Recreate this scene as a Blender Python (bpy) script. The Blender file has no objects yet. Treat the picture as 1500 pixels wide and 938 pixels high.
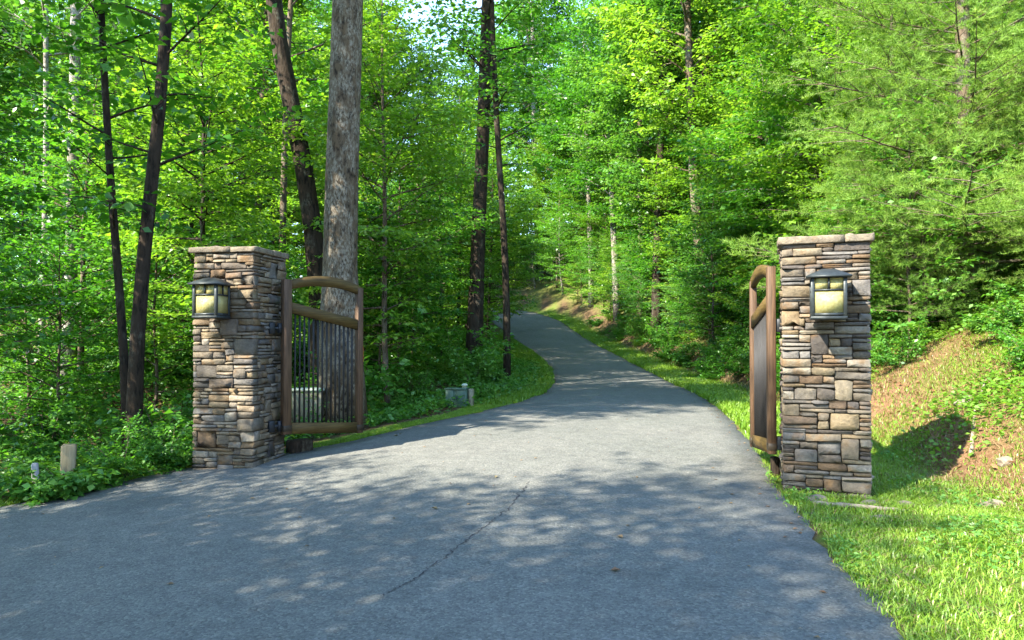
import bpy, math, random
import numpy as np
from mathutils import Vector, Matrix

# ------------------------------------------------------------------ camera, sky, sun, exposure
SC = bpy.context.scene
COL = SC.collection
EYE = 1.40
cam_d = bpy.data.cameras.new('camera')
cam = bpy.data.objects.new('camera', cam_d)
COL.objects.link(cam)
cam.location = (0, 0, EYE)
cam.rotation_euler = (math.radians(90.8), 0, 0)
cam_d.sensor_width = 36
cam_d.lens = 25.2
cam_d.shift_y = 0.0109
cam_d.clip_start = 0.05
cam_d.clip_end = 2000
SC.camera = cam

SUN_EL = math.radians(41)
SUN_AZ = math.atan2(-0.80, -0.60)          # measured from +Y towards +X
S = Vector((math.sin(SUN_AZ) * math.cos(SUN_EL), math.cos(SUN_AZ) * math.cos(SUN_EL), math.sin(SUN_EL)))
world = bpy.data.worlds.new('World')
SC.world = world
world.use_nodes = True
wn = world.node_tree
sky = wn.nodes.new('ShaderNodeTexSky')
sky.sky_type = 'NISHITA'
sky.sun_disc = False
sky.sun_elevation = SUN_EL
sky.sun_rotation = SUN_AZ
sky.air_density = 1.0
sky.dust_density = 0.0
sky.ozone_density = 1.6
bg = wn.nodes['Background']
bg.inputs['Strength'].default_value = 0.15
wn.links.new(sky.outputs[0], bg.inputs['Color'])

sun_d = bpy.data.lights.new('sun', 'SUN')
sun_d.energy = 3.7
sun_d.angle = math.radians(0.6)
sun_d.color = (1.0, 0.93, 0.80)
sun = bpy.data.objects.new('sun', sun_d)
COL.objects.link(sun)
sun.rotation_euler = S.to_track_quat('Z', 'Y').to_euler()
sun.location = (-20, -15, 30)

SC.view_settings.view_transform = 'Standard'
SC.view_settings.look = 'None'
SC.view_settings.exposure = 2.85
SC.view_settings.gamma = 1.0
SC.view_settings.use_curve_mapping = False
SC.render.engine = 'CYCLES'
SC.cycles.max_bounces = 8
SC.cycles.diffuse_bounces = 3
SC.cycles.transmission_bounces = 6
SC.cycles.glossy_bounces = 2
SC.cycles.caustics_reflective = False
SC.cycles.caustics_refractive = False

# ------------------------------------------------------------------ helpers
def link(o, parent=None):
    COL.objects.link(o)
    if parent is not None:
        o.parent = parent
    return o

def tag(o, label=None, cat=None, group=None, kind=None):
    if label: o['label'] = label
    if cat: o['category'] = cat
    if group: o['group'] = group
    if kind: o['kind'] = kind
    return o

def empty(name, loc=(0, 0, 0), rz=0.0, sc=1.0):
    o = bpy.data.objects.new(name, None)
    COL.objects.link(o)
    o.location = loc
    o.rotation_euler = (0, 0, rz)
    o.scale = (sc, sc, sc)
    o.empty_display_size = 0.2
    return o

class MB:
    """Collects vertices and faces (arrays of equal-sided faces) and makes one mesh."""
    def __init__(self):
        self.v = []; self.f = []; self.n = 0; self.tint = []
    def add(self, v, *fs, tint=None):
        v = np.asarray(v, float).reshape(-1, 3)
        for f in fs:
            f = np.asarray(f, int)
            if f.size == 0: continue
            self.f.append(f + self.n)
            self.tint.append(np.full(len(f), 0.5) if tint is None else np.broadcast_to(np.asarray(tint, float), (len(f),)))
        self.v.append(v)
        self.n += len(v)
    def box(self, c, s, M=None):
        c = np.asarray(c, float); s = np.asarray(s, float) / 2
        v = np.array([[x, y, z] for z in (-1, 1) for y in (-1, 1) for x in (-1, 1)]) * s
        if M is not None: v = v @ np.asarray(M).T
        self.add(v + c, [[0, 2, 3, 1], [4, 5, 7, 6], [0, 1, 5, 4], [2, 6, 7, 3], [0, 4, 6, 2], [1, 3, 7, 5]])
    def bbox(self, c, s, b=0.008):
        """box with chamfered edges"""
        c = np.asarray(c, float); s = np.asarray(s, float) / 2
        b = min(b, min(s) * 0.45)
        vs = []
        idx = {}
        for sx in (-1, 1):
            for sy in (-1, 1):
                for sz in (-1, 1):
                    for k in range(3):
                        p = [sx * (s[0] - b), sy * (s[1] - b), sz * (s[2] - b)]
                        p[k] = (sx, sy, sz)[k] * s[k]
                        idx[(sx, sy, sz, k)] = len(vs)
                        vs.append(p)
        q = []; t = []
        for k in range(3):
            a, d = [i for i in range(3) if i != k]
            for sg in (-1, 1):
                f = []
                for (u, w) in ((-1, -1), (1, -1), (1, 1), (-1, 1)):
                    g = [0, 0, 0]; g[k] = sg; g[a] = u; g[d] = w
                    f.append(idx[(*g, k)])
                q.append(f)
            for u in (-1, 1):
                for w in (-1, 1):
                    g0 = [0, 0, 0]; g1 = [0, 0, 0]
                    g0[k] = -1; g1[k] = 1
                    for g in (g0, g1): g[a] = u; g[d] = w
                    q.append([idx[(*g0, a)], idx[(*g1, a)], idx[(*g1, d)], idx[(*g0, d)]])
        for sx in (-1, 1):
            for sy in (-1, 1):
                for sz in (-1, 1):
                    t.append([idx[(sx, sy, sz, k)] for k in range(3)])
        # orient outward
        V = np.array(vs)
        def fix(fl):
            r = []
            for f in fl:
                p = V[f]
                nn = np.cross(p[1] - p[0], p[2] - p[0])
                r.append(f if nn @ p.mean(0) > 0 else f[::-1])
            return r
        self.add(V + c, fix(q), fix(t))
    def tube(self, P, R, s=6, cap=True):
        P = np.asarray(P, float); n = len(P)
        R = np.broadcast_to(np.asarray(R, float), (n,))
        T = np.gradient(P, axis=0)
        T /= np.linalg.norm(T, axis=1)[:, None] + 1e-9
        ref = np.array([0.0, 0, 1.0]) if abs(T[0, 2]) < 0.8 else np.array([1.0, 0, 0])
        U = np.cross(T, ref); U /= np.linalg.norm(U, axis=1)[:, None] + 1e-9
        W = np.cross(T, U)
        a = np.arange(s) * 2 * math.pi / s
        ring = U[:, None, :] * np.cos(a)[None, :, None] + W[:, None, :] * np.sin(a)[None, :, None]
        V = P[:, None, :] + ring * R[:, None, None]
        i = np.arange(n - 1)[:, None] * s; j = np.arange(s)[None, :]; k = (j + 1) % s
        F = np.stack([i + j, i + s + j, i + s + k, i + k], -1).reshape(-1, 4)
        fs = [F]
        if cap:
            fs.append(np.array([list(range(s))])); fs.append(np.array([[(n - 1) * s + q for q in range(s)][::-1]]))
        self.add(V.reshape(-1, 3), *fs)
    def mesh(self, name, mat=None, smooth=False, tint=False):
        V = np.concatenate(self.v) if self.v else np.zeros((0, 3))
        me = bpy.data.meshes.new(name)
        me.vertices.add(len(V))
        me.vertices.foreach_set('co', V.astype(np.float32).ravel())
        loops = np.concatenate([f.ravel() for f in self.f])
        tot = np.concatenate([np.full(len(f), f.shape[1]) for f in self.f])
        start = np.concatenate([[0], np.cumsum(tot)[:-1]])
        me.loops.add(len(loops))
        me.loops.foreach_set('vertex_index', loops.astype(np.int32))
        me.polygons.add(len(tot))
        me.polygons.foreach_set('loop_start', start.astype(np.int32))
        me.polygons.foreach_set('loop_total', tot.astype(np.int32))
        if smooth:
            me.polygons.foreach_set('use_smooth', np.ones(len(tot), bool))
        if tint:
            at = me.attributes.new('tint', 'FLOAT', 'FACE')
            at.data.foreach_set('value', np.concatenate(self.tint).astype(np.float32))
        me.update(calc_edges=True)
        if mat: me.materials.append(mat)
        return me
    def obj(self, name, mat=None, parent=None, smooth=False, tint=False):
        return link(bpy.data.objects.new(name, self.mesh(name, mat, smooth, tint)), parent)

def unit(v):
    v = np.asarray(v, float)
    return v / (np.linalg.norm(v, axis=-1, keepdims=True) + 1e-9)

def smooth01(a, b, x):
    t = np.clip((x - a) / (b - a), 0, 1)
    return t * t * (3 - 2 * t)

# ------------------------------------------------------------------ materials
def new_mat(name):
    m = bpy.data.materials.new(name)
    m.use_nodes = True
    nt = m.node_tree
    b = nt.nodes['Principled BSDF']
    return m, nt, b

def N(nt, typ, **kw):
    n = nt.nodes.new(typ)
    for k, v in kw.items():
        if k.startswith('i_'):
            key = k[2:]
            n.inputs[int(key) if key.isdigit() else key.replace('_', ' ')].default_value = v
        else:
            setattr(n, k, v)
    return n

def ramp(nt, stops, interp='LINEAR'):
    r = nt.nodes.new('ShaderNodeValToRGB')
    cr = r.color_ramp
    cr.interpolation = interp
    while len(cr.elements) < len(stops): cr.elements.new(0.5)
    for e, (p, c) in zip(cr.elements, stops):
        e.position = p
        e.color = (*c, 1)
    return r

def mixc(nt, fac, a, b, mode='MIX'):
    m = nt.nodes.new('ShaderNodeMix')
    m.data_type = 'RGBA'; m.blend_type = mode
    for s, v in ((0, fac), (6, a), (7, b)):
        if hasattr(v, 'node'): nt.links.new(v, m.inputs[s])
        elif s == 0: m.inputs[0].default_value = v
        else: m.inputs[s].default_value = (*v, 1)
    return m.outputs[2]

def coords(nt, kind='Object', scale=(1, 1, 1)):
    tc = nt.nodes.new('ShaderNodeTexCoord')
    mp = nt.nodes.new('ShaderNodeMapping')
    mp.inputs['Scale'].default_value = scale
    nt.links.new(tc.outputs[kind], mp.inputs[0])
    return mp.outputs[0]

def noise(nt, vec, scale, detail=4, rough=0.6):
    n = N(nt, 'ShaderNodeTexNoise')
    n.inputs['Scale'].default_value = scale
    n.inputs['Detail'].default_value = detail
    n.inputs['Roughness'].default_value = rough
    if vec is not None: nt.links.new(vec, n.inputs['Vector'])
    return n

def bump(nt, b, h, strength=0.5, dist=0.02):
    bp = N(nt, 'ShaderNodeBump')
    bp.inputs['Strength'].default_value = strength
    bp.inputs['Distance'].default_value = dist
    nt.links.new(h, bp.inputs['Height'])
    nt.links.new(bp.outputs[0], b.inputs['Normal'])

def leaf_mat(name, dark, mid, light, trans=0.45, rough=0.40, spec=0.55):
    m, nt, b = new_mat(name)
    at = N(nt, 'ShaderNodeAttribute', attribute_name='tint')
    oi = N(nt, 'ShaderNodeObjectInfo')
    r = ramp(nt, [(0.0, dark), (0.5, mid), (1.0, light)])
    add = N(nt, 'ShaderNodeMath', operation='MULTIPLY_ADD')
    nt.links.new(oi.outputs['Random'], add.inputs[0]); add.inputs[1].default_value = 0.5
    sub = N(nt, 'ShaderNodeMath', operation='MULTIPLY_ADD')
    nt.links.new(at.outputs['Fac'], sub.inputs[0]); sub.inputs[1].default_value = 0.75; sub.inputs[2].default_value = -0.12
    nt.links.new(sub.outputs[0], add.inputs[2])
    nt.links.new(add.outputs[0], r.inputs[0])
    nt.links.new(r.outputs[0], b.inputs['Base Color'])
    b.inputs['Roughness'].default_value = rough
    b.inputs['Specular IOR Level'].default_value = spec
    tr = N(nt, 'ShaderNodeBsdfTranslucent')
    tc = mixc(nt, 1.0, r.outputs[0], (1.25, 1.30, 0.45), 'MULTIPLY')
    nt.links.new(tc, tr.inputs[0])
    ms = N(nt, 'ShaderNodeMixShader')
    ms.inputs[0].default_value = trans
    nt.links.new(b.outputs[0], ms.inputs[1]); nt.links.new(tr.outputs[0], ms.inputs[2])
    nt.links.new(ms.outputs[0], nt.nodes['Material Output'].inputs[0])
    return m

def bark_mat(name, furrow, plate, patch, zs=0.25, sc=14, patch_at=0.62, bstr=0.9):
    m, nt, b = new_mat(name)
    v = coords(nt, 'Object', (1, 1, zs))
    n1 = noise(nt, v, sc, 5, 0.65)
    v2 = coords(nt, 'Object', (1, 1, 0.45))
    n2 = noise(nt, v2, sc * 0.35, 3, 0.6)
    r1 = ramp(nt, [(0.36, furrow), (0.52, plate), (0.75, plate)])
    nt.links.new(n1.outputs[0], r1.inputs[0])
    r2 = ramp(nt, [(patch_at - 0.10, (0, 0, 0)), (patch_at + 0.03, (1, 1, 1))])
    nt.links.new(n2.outputs[0], r2.inputs[0])
    n3 = noise(nt, v2, sc * 2.2, 4, 0.7)
    r3 = ramp(nt, [(0.42, (0, 0, 0)), (0.6, (1, 1, 1))])
    nt.links.new(n3.outputs[0], r3.inputs[0])
    mm = N(nt, 'ShaderNodeMath', operation='MULTIPLY')
    nt.links.new(r2.outputs[0], mm.inputs[0]); nt.links.new(r3.outputs[0], mm.inputs[1])
    c = mixc(nt, mm.outputs[0], r1.outputs[0], patch)
    nt.links.new(c, b.inputs['Base Color'])
    b.inputs['Roughness'].default_value = 0.9
    b.inputs['Specular IOR Level'].default_value = 0.1
    bump(nt, b, n1.outputs[0], bstr, 0.03)
    return m

def plain(name, col, rough=0.6, metal=0.0, var=0.25, sc=20, bstr=0.2, spec=0.3, stretch=(1, 1, 1)):
    m, nt, b = new_mat(name)
    v = coords(nt, 'Object', stretch)
    n1 = noise(nt, v, sc, 5, 0.65)
    d = tuple(c * (1 - var) for c in col); l = tuple(min(1, c * (1 + var)) for c in col)
    r = ramp(nt, [(0.3, d), (0.7, l)])
    nt.links.new(n1.outputs[0], r.inputs[0])
    nt.links.new(r.outputs[0], b.inputs['Base Color'])
    b.inputs['Roughness'].default_value = rough
    b.inputs['Metallic'].default_value = metal
    b.inputs['Specular IOR Level'].default_value = spec
    if bstr: bump(nt, b, n1.outputs[0], bstr, 0.01)
    return m

M = {}
M['leaf_maple'] = leaf_mat('leaf_maple', (0.020, 0.097, 0.010), (0.067, 0.208, 0.019), (0.164, 0.342, 0.053), 0.50)
M['leaf_oak'] = leaf_mat('leaf_oak', (0.025, 0.097, 0.017), (0.080, 0.208, 0.031), (0.180, 0.342, 0.072), 0.48)
M['leaf_yellow'] = leaf_mat('leaf_yellow', (0.057, 0.158, 0.014), (0.143, 0.282, 0.029), (0.262, 0.396, 0.060), 0.50)
M['leaf_shrub'] = leaf_mat('leaf_shrub', (0.025, 0.107, 0.017), (0.082, 0.223, 0.031), (0.193, 0.356, 0.074), 0.48)
M['leaf_feather'] = leaf_mat('leaf_feather', (0.034, 0.124, 0.050), (0.090, 0.228, 0.074), (0.176, 0.337, 0.114), 0.44)
M['needle'] = leaf_mat('needle', (0.080, 0.165, 0.026), (0.165, 0.280, 0.044), (0.275, 0.380, 0.070), 0.42, 0.5, 0.2)
M['grass'] = leaf_mat('grass_blade', (0.060, 0.150, 0.010), (0.155, 0.275, 0.020), (0.310, 0.400, 0.055), 0.40)
M['straw'] = leaf_mat('straw', (0.12, 0.075, 0.034), (0.22, 0.155, 0.075), (0.32, 0.25, 0.13), 0.2)
M['dead_leaf'] = leaf_mat('dead_leaf', (0.07, 0.035, 0.015), (0.17, 0.085, 0.035), (0.30, 0.18, 0.08), 0.2)
M['bark_oak'] = bark_mat('bark_oak', (0.020, 0.015, 0.010), (0.090, 0.064, 0.038), (0.20, 0.175, 0.130), 0.48, 17, 0.50, 1.0)
M['bark_dark'] = bark_mat('bark_dark', (0.010, 0.008, 0.006), (0.036, 0.026, 0.018), (0.085, 0.080, 0.058), 0.25, 18, 0.64)
M['bark_brown'] = bark_mat('bark_brown', (0.03, 0.021, 0.014), (0.10, 0.072, 0.048), (0.18, 0.165, 0.125), 0.3, 18, 0.58)
M['bark_pale'] = bark_mat('bark_pale', (0.06, 0.048, 0.036), (0.17, 0.145, 0.11), (0.32, 0.31, 0.27), 0.5, 16, 0.52)
M['iron'] = plain('black_iron', (0.018, 0.020, 0.022), 0.5, 0.3, 0.3, 30, 0.15)
M['lamp_metal'] = plain('lamp_metal', (0.030, 0.036, 0.036), 0.45, 0.4, 0.35, 25, 0.15)
M['gate_wood'] = plain('gate_wood', (0.072, 0.042, 0.023), 0.65, 0, 0.55, 60, 0, 0.2, (1, 1, 0.06))
M['gate_rail'] = plain('gate_rail', (0.070, 0.045, 0.013), 0.65, 0, 0.5, 60, 0, 0.2, (0.06, 0.06, 1))
M['picket'] = plain('picket_wood', (0.016, 0.015, 0.015), 0.6, 0, 0.35, 40, 0.2, 0.3, (1, 1, 0.1))
M['plate'] = plain('plate_brown', (0.032, 0.024, 0.015), 0.5, 0.2, 0.3, 30, 0.15)
M['post_wood'] = plain('post_wood', (0.22, 0.175, 0.10), 0.85, 0, 0.35, 22, 0.5, 0.1, (1, 1, 0.12))
M['post_pale'] = plain('post_pale', (0.26, 0.25, 0.24), 0.8, 0, 0.3, 18, 0.3, 0.1, (1, 1, 0.3))
M['old_log'] = plain('old_log', (0.20, 0.165, 0.12), 0.9, 0, 0.4, 18, 0.6, 0.1)
M['rock'] = plain('field_rock', (0.17, 0.14, 0.105), 0.9, 0, 0.35, 9, 0.6, 0.1)
M['box_green'] = plain('box_green', (0.045, 0.085, 0.055), 0.55, 0, 0.25, 7, 0.08)
M['box_grey'] = plain('box_grey', (0.17, 0.16, 0.10), 0.6, 0, 0.3, 9, 0.1)
M['cap_pale'] = plain('cap_pale', (0.36, 0.40, 0.30), 0.6, 0, 0.2, 12, 0.1)
M['reflector'] = plain('reflector_red', (0.55, 0.04, 0.015), 0.3, 0, 0.1, 20, 0)
M['mortar'] = plain('mortar', (0.060, 0.047, 0.034), 0.95, 0, 0.4, 30, 0.5, 0.05)

def stone_material(name, stops, tone=1.0):
    m, nt, b = new_mat(name)
    oi = N(nt, 'ShaderNodeObjectInfo')
    r = ramp(nt, [(p, tuple(q * tone for q in c)) for p, c in stops], 'LINEAR')
    nt.links.new(oi.outputs['Random'], r.inputs[0])
    tc = N(nt, 'ShaderNodeTexCoord')
    off = N(nt, 'ShaderNodeVectorMath', operation='MULTIPLY_ADD')
    cb = N(nt, 'ShaderNodeCombineXYZ')
    nt.links.new(oi.outputs['Random'], cb.inputs[0]); nt.links.new(oi.outputs['Random'], cb.inputs[2])
    nt.links.new(cb.outputs[0], off.inputs[0]); off.inputs[1].default_value = (57, 31, 91)
    nt.links.new(tc.outputs['Object'], off.inputs[2])
    n1 = noise(nt, off.outputs[0], 9, 5, 0.65)
    n2 = noise(nt, off.outputs[0], 42, 5, 0.7)
    rr = ramp(nt, [(0.25, (0.55, 0.53, 0.52)), (0.5, (1, 1, 1)), (0.75, (1.35, 1.28, 1.15))])
    nt.links.new(n1.outputs[0], rr.inputs[0])
    c1 = mixc(nt, 1.0, r.outputs[0], rr.outputs[0], 'MULTIPLY')
    r2 = ramp(nt, [(0.3, (0.72, 0.72, 0.72)), (0.7, (1.2, 1.2, 1.2))])
    nt.links.new(n2.outputs[0], r2.inputs[0])
    c2 = mixc(nt, 1.0, c1, r2.outputs[0], 'MULTIPLY')
    # rust and lichen stains
    n3 = noise(nt, off.outputs[0], 5, 3, 0.6)
    r3 = ramp(nt, [(0.56, (0, 0, 0)), (0.70, (0.65, 0.65, 0.65))])
    nt.links.new(n3.outputs[0], r3.inputs[0])
    c3 = mixc(nt, r3.outputs[0], c2, (0.135, 0.075, 0.030))
    nt.links.new(c3, b.inputs['Base Color'])
    b.inputs['Roughness'].default_value = 0.88
    b.inputs['Specular IOR Level'].default_value = 0.15
    ad = N(nt, 'ShaderNodeMath', operation='MULTIPLY_ADD')
    nt.links.new(n2.outputs[0], ad.inputs[0]); ad.inputs[1].default_value = 0.45
    nt.links.new(n1.outputs[0], ad.inputs[2])
    bump(nt, b, ad.outputs[0], 0.8, 0.02)
    return m
M['stone'] = stone_material('wall_stone', [
    (0.00, (0.150, 0.118, 0.074)), (0.10, (0.086, 0.076, 0.064)), (0.22, (0.190, 0.155, 0.105)), (0.34, (0.066, 0.056, 0.048)),
    (0.46, (0.135, 0.128, 0.116)), (0.58, (0.112, 0.074, 0.044)), (0.68, (0.170, 0.130, 0.078)), (0.78, (0.096, 0.090, 0.082)),
    (0.90, (0.230, 0.200, 0.155)), (1.00, (0.140, 0.096, 0.056))], 0.95)
M['cap_stone'] = stone_material('cap_stone', [(0.0, (0.115, 0.098, 0.072)), (1.0, (0.16, 0.132, 0.095))])

def seedy_glass():
    m, nt, b = new_mat('seedy_glass')
    v = coords(nt, 'Object', (1, 1, 1))
    n1 = noise(nt, v, 60, 4, 0.6)
    r = ramp(nt, [(0.35, (0.34, 0.31, 0.12)), (0.7, (0.56, 0.53, 0.27))])
    nt.links.new(n1.outputs[0], r.inputs[0])
    nt.links.new(r.outputs[0], b.inputs['Base Color'])
    b.inputs['Roughness'].default_value = 0.22
    b.inputs['Specular IOR Level'].default_value = 0.5
    tr = N(nt, 'ShaderNodeBsdfTranslucent')
    tr.inputs[0].default_value = (0.80, 0.72, 0.30, 1)
    ms = N(nt, 'ShaderNodeMixShader'); ms.inputs[0].default_value = 0.45
    nt.links.new(b.outputs[0], ms.inputs[1]); nt.links.new(tr.outputs[0], ms.inputs[2])
    nt.links.new(ms.outputs[0], nt.nodes['Material Output'].inputs[0])
    bump(nt, b, n1.outputs[0], 0.25, 0.004)
    return m
M['glass'] = seedy_glass()

def asphalt_material():
    m, nt, b = new_mat('asphalt')
    v = coords(nt, 'Object')
    vo = N(nt, 'ShaderNodeTexVoronoi'); vo.inputs['Scale'].default_value = 75
    nt.links.new(v, vo.inputs['Vector'])
    big = noise(nt, v, 0.45, 4, 0.6)
    mid = noise(nt, v, 6, 5, 0.7)
    fine = noise(nt, v, 140, 3, 0.7)
    rb = ramp(nt, [(0.3, (0.100, 0.103, 0.091)), (0.7, (0.130, 0.127, 0.112))])
    nt.links.new(big.outputs[0], rb.inputs[0])
    rm = ramp(nt, [(0.3, (0.80, 0.80, 0.81)), (0.7, (1.16, 1.16, 1.15))])
    nt.links.new(mid.outputs[0], rm.inputs[0])
    c = mixc(nt, 1.0, rb.outputs[0], rm.outputs[0], 'MULTIPLY')
    rv = N(nt, 'ShaderNodeSeparateColor')
    nt.links.new(vo.outputs['Color'], rv.inputs[0])
    rs = ramp(nt, [(0.0, (0.66, 0.67, 0.68)), (0.45, (0.95, 0.95, 0.95)), (0.8, (1.06, 1.06, 1.06)), (1.0, (1.40, 1.38, 1.34))])
    nt.links.new(rv.outputs[0], rs.inputs[0])
    c = mixc(nt, 1.0, c, rs.outputs[0], 'MULTIPLY')
    rf = ramp(nt, [(0.3, (0.80, 0.80, 0.80)), (0.7, (1.18, 1.18, 1.18))])
    nt.links.new(fine.outputs[0], rf.inputs[0])
    c = mixc(nt, 1.0, c, rf.outputs[0], 'MULTIPLY')
    st = noise(nt, v, 1.3, 3, 0.5)
    rst = ramp(nt, [(0.60, (1, 1, 1)), (0.72, (0.80, 0.80, 0.81))])
    nt.links.new(st.outputs[0], rst.inputs[0])
    c = mixc(nt, 1.0, c, rst.outputs[0], 'MULTIPLY')
    nt.links.new(c, b.inputs['Base Color'])
    b.inputs['Roughness'].default_value = 0.85
    b.inputs['Specular IOR Level'].default_value = 0.25
    ad = N(nt, 'ShaderNodeMath', operation='MULTIPLY_ADD')
    nt.links.new(vo.outputs['Distance'], ad.inputs[0]); ad.inputs[1].default_value = -0.8
    nt.links.new(fine.outputs[0], ad.inputs[2])
    bump(nt, b, ad.outputs[0], 0.5, 0.008)
    return m
M['asphalt'] = asphalt_material()
M['crack'] = plain('crack_dark', (0.060, 0.058, 0.056), 0.95, 0, 0.5, 60, 0.4, 0.05)

def ground_material():
    m, nt, b = new_mat('ground_soil')
    v = coords(nt, 'Object')
    big = noise(nt, v, 0.55, 4, 0.6)
    mid = noise(nt, v, 3.2, 6, 0.7)
    fine = noise(nt, v, 26, 5, 0.75)
    litter = ramp(nt, [(0.25, (0.035, 0.024, 0.014)), (0.5, (0.095, 0.062, 0.034)), (0.75, (0.17, 0.115, 0.06))])
    nt.links.new(fine.outputs[0], litter.inputs[0])
    clay = ramp(nt, [(0.28, (0.085, 0.042, 0.022)), (0.5, (0.165, 0.092, 0.048)), (0.75, (0.26, 0.18, 0.10))])
    nt.links.new(fine.outputs[0], clay.inputs[0])
    moss = ramp(nt, [(0.25, (0.045, 0.075, 0.012)), (0.5, (0.085, 0.135, 0.020)), (0.75, (0.17, 0.20, 0.045))])
    nt.links.new(fine.outputs[0], moss.inputs[0])
    # masks painted on the mesh: r = clay bank, g = moss / turf
    at = N(nt, 'ShaderNodeAttribute', attribute_name='zone')
    sp = N(nt, 'ShaderNodeSeparateColor')
    nt.links.new(at.outputs['Color'], sp.inputs[0])
    def masked(ch, k=1.4):
        a = N(nt, 'ShaderNodeMath', operation='MULTIPLY_ADD')
        nt.links.new(mid.outputs[0], a.inputs[0]); a.inputs[1].default_value = k; 
        a.inputs[2].default_value = -k * 0.5
        s = N(nt, 'ShaderNodeMath', operation='ADD'); s.use_clamp = True
        nt.links.new(a.outputs[0], s.inputs[0])
        d = N(nt, 'ShaderNodeMath', operation='MULTIPLY_ADD'); d.inputs[1].default_value = 1.5; d.inputs[2].default_value = -0.3
        nt.links.new(sp.outputs[ch], d.inputs[0]); nt.links.new(d.outputs[0], s.inputs[1])
        return s.outputs[0]
    c = mixc(nt, masked(0), litter.outputs[0], clay.outputs[0])
    c = mixc(nt, masked(1), c, moss.outputs[0])
    nt.links.new(c, b.inputs['Base Color'])
    b.inputs['Roughness'].default_value = 0.95
    b.inputs['Specular IOR Level'].default_value = 0.08
    bump(nt, b, fine.outputs[0], 0.9, 0.04)
    return m
M['ground'] = ground_material()

# ------------------------------------------------------------------ the lie of the land
YS = np.array([-60, -20, -5, 0, 3.5, 6.6, 8.1, 8.7, 9.5, 10.4, 11.8, 13.4, 16, 19.4, 24, 28, 32, 36, 41, 46, 50, 54, 58, 62, 70])
LX = np.array([-9, -6.5, -6.2, -6.0, -5.4, -4.75, -3.75, -2.8, -2.05, -1.45, -0.55, 0.10, 0.75, 1.15, 1.38, 1.25, 0.95, 0.45, -0.25, -1.3, -3.0, -5.2, -9, -14, -30])
YR = np.array([-60, -20, -5, 0, 3.5, 4.3, 5.3, 6.5, 7.3, 9.4, 11.5, 14, 18, 22, 25.5, 30, 36, 41, 46, 51, 55, 60, 66, 75])
RX = np.array([0.5, 1.0, 1.5, 1.7, 1.88, 2.00, 2.22, 2.42, 2.62, 3.08, 3.40, 3.80, 4.22, 4.40, 4.45, 4.40, 4.10, 3.70, 3.05, 1.75, 0.1, -3, -9, -24])
YZ = np.array([-60, -20, 0, 3.5, 7, 9.4, 11.5, 15, 19.4, 25.5, 30, 36, 41, 46, 51, 55, 60, 70, 120])
ZZ = np.array([-1.5, -0.6, -0.12, -0.03, 0.05, 0.14, 0.23, 0.24, 0.25, 0.50, 0.80, 1.25, 1.85, 2.70, 3.40, 3.85, 4.2, 4.6, 6.0])
def Lf(y): return np.interp(y, YS, LX)
def Rf(y): return np.interp(y, YR, RX)
def smz(y):
    return (np.interp(y - 1.2, YZ, ZZ) + 2 * np.interp(y, YZ, ZZ) + np.interp(y + 1.2, YZ, ZZ)) / 4
def road_z(x, y):
    x = np.asarray(x, float); y = np.asarray(y, float)
    return smz(y) - 0.045 * np.clip(-x - 0.5, 0, 6) * (1 - smooth01(8, 14, y))
def wob(x, y):
    return (np.sin(x * 0.7 + 1.3 * np.sin(y * 0.31)) * np.cos(y * 0.6 + 0.4) + 0.5 * np.sin(x * 1.9 - y * 1.3) + 0.35 * np.cos(x * 3.1 + y * 2.7 + 1))
def ground_z(x, y):
    x = np.asarray(x, float); y = np.asarray(y, float)
    L = Lf(y); R = Rf(y)
    yc = np.clip(y, -60, 70)
    zr = road_z(np.clip(x, L, R), yc)
    dl = np.clip(L - x, 0, None); dr = np.clip(x - R, 0, None)
    far = smooth01(11, 17, y)
    # left: a drop into the wood beside the gate, a low grassy rise further on
    zl = -(1 - far) * (0.55 * smooth01(0.35, 3.2, dl) + 0.035 * np.clip(dl - 3, 0, 20)) \
         + far * (0.30 * smooth01(0.2, 2.0, dl) - 0.25 * smooth01(2.5, 6, dl) + 0.02 * np.clip(dl - 6, 0, 40))
    # right: a flat verge, then a cut bank and the hillside above it
    st = np.interp(y, [0, 4, 6.5, 8, 10, 14], [1.55, 1.5, 1.55, 1.35, 1.0, 1.0])
    d = np.clip(dr - st, 0, None)
    zb = 0.58 * np.clip(d, 0, 3.2) * smooth01(0, 0.9, d) + 0.30 * np.clip(d - 3.2, 0, 45) + 0.10 * np.clip(d - 48, 0, 200)
    amp = 0.05 * smooth01(0.1, 1.5, dl + dr) + 0.06 * smooth01(2, 6, dl + dr)
    return zr + zl + zb + amp * wob(x, y)

def axis(lo, hi, near_lo, near_hi, step, grow=1.22):
    a = list(np.arange(near_lo, near_hi + 1e-6, step))
    s = step
    while a[-1] < hi: s *= grow; a.append(a[-1] + s)
    s = step; pre = []
    x = near_lo
    while x > lo: s *= grow; x -= s; pre.append(x)
    return np.array(pre[::-1] + a)

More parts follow.
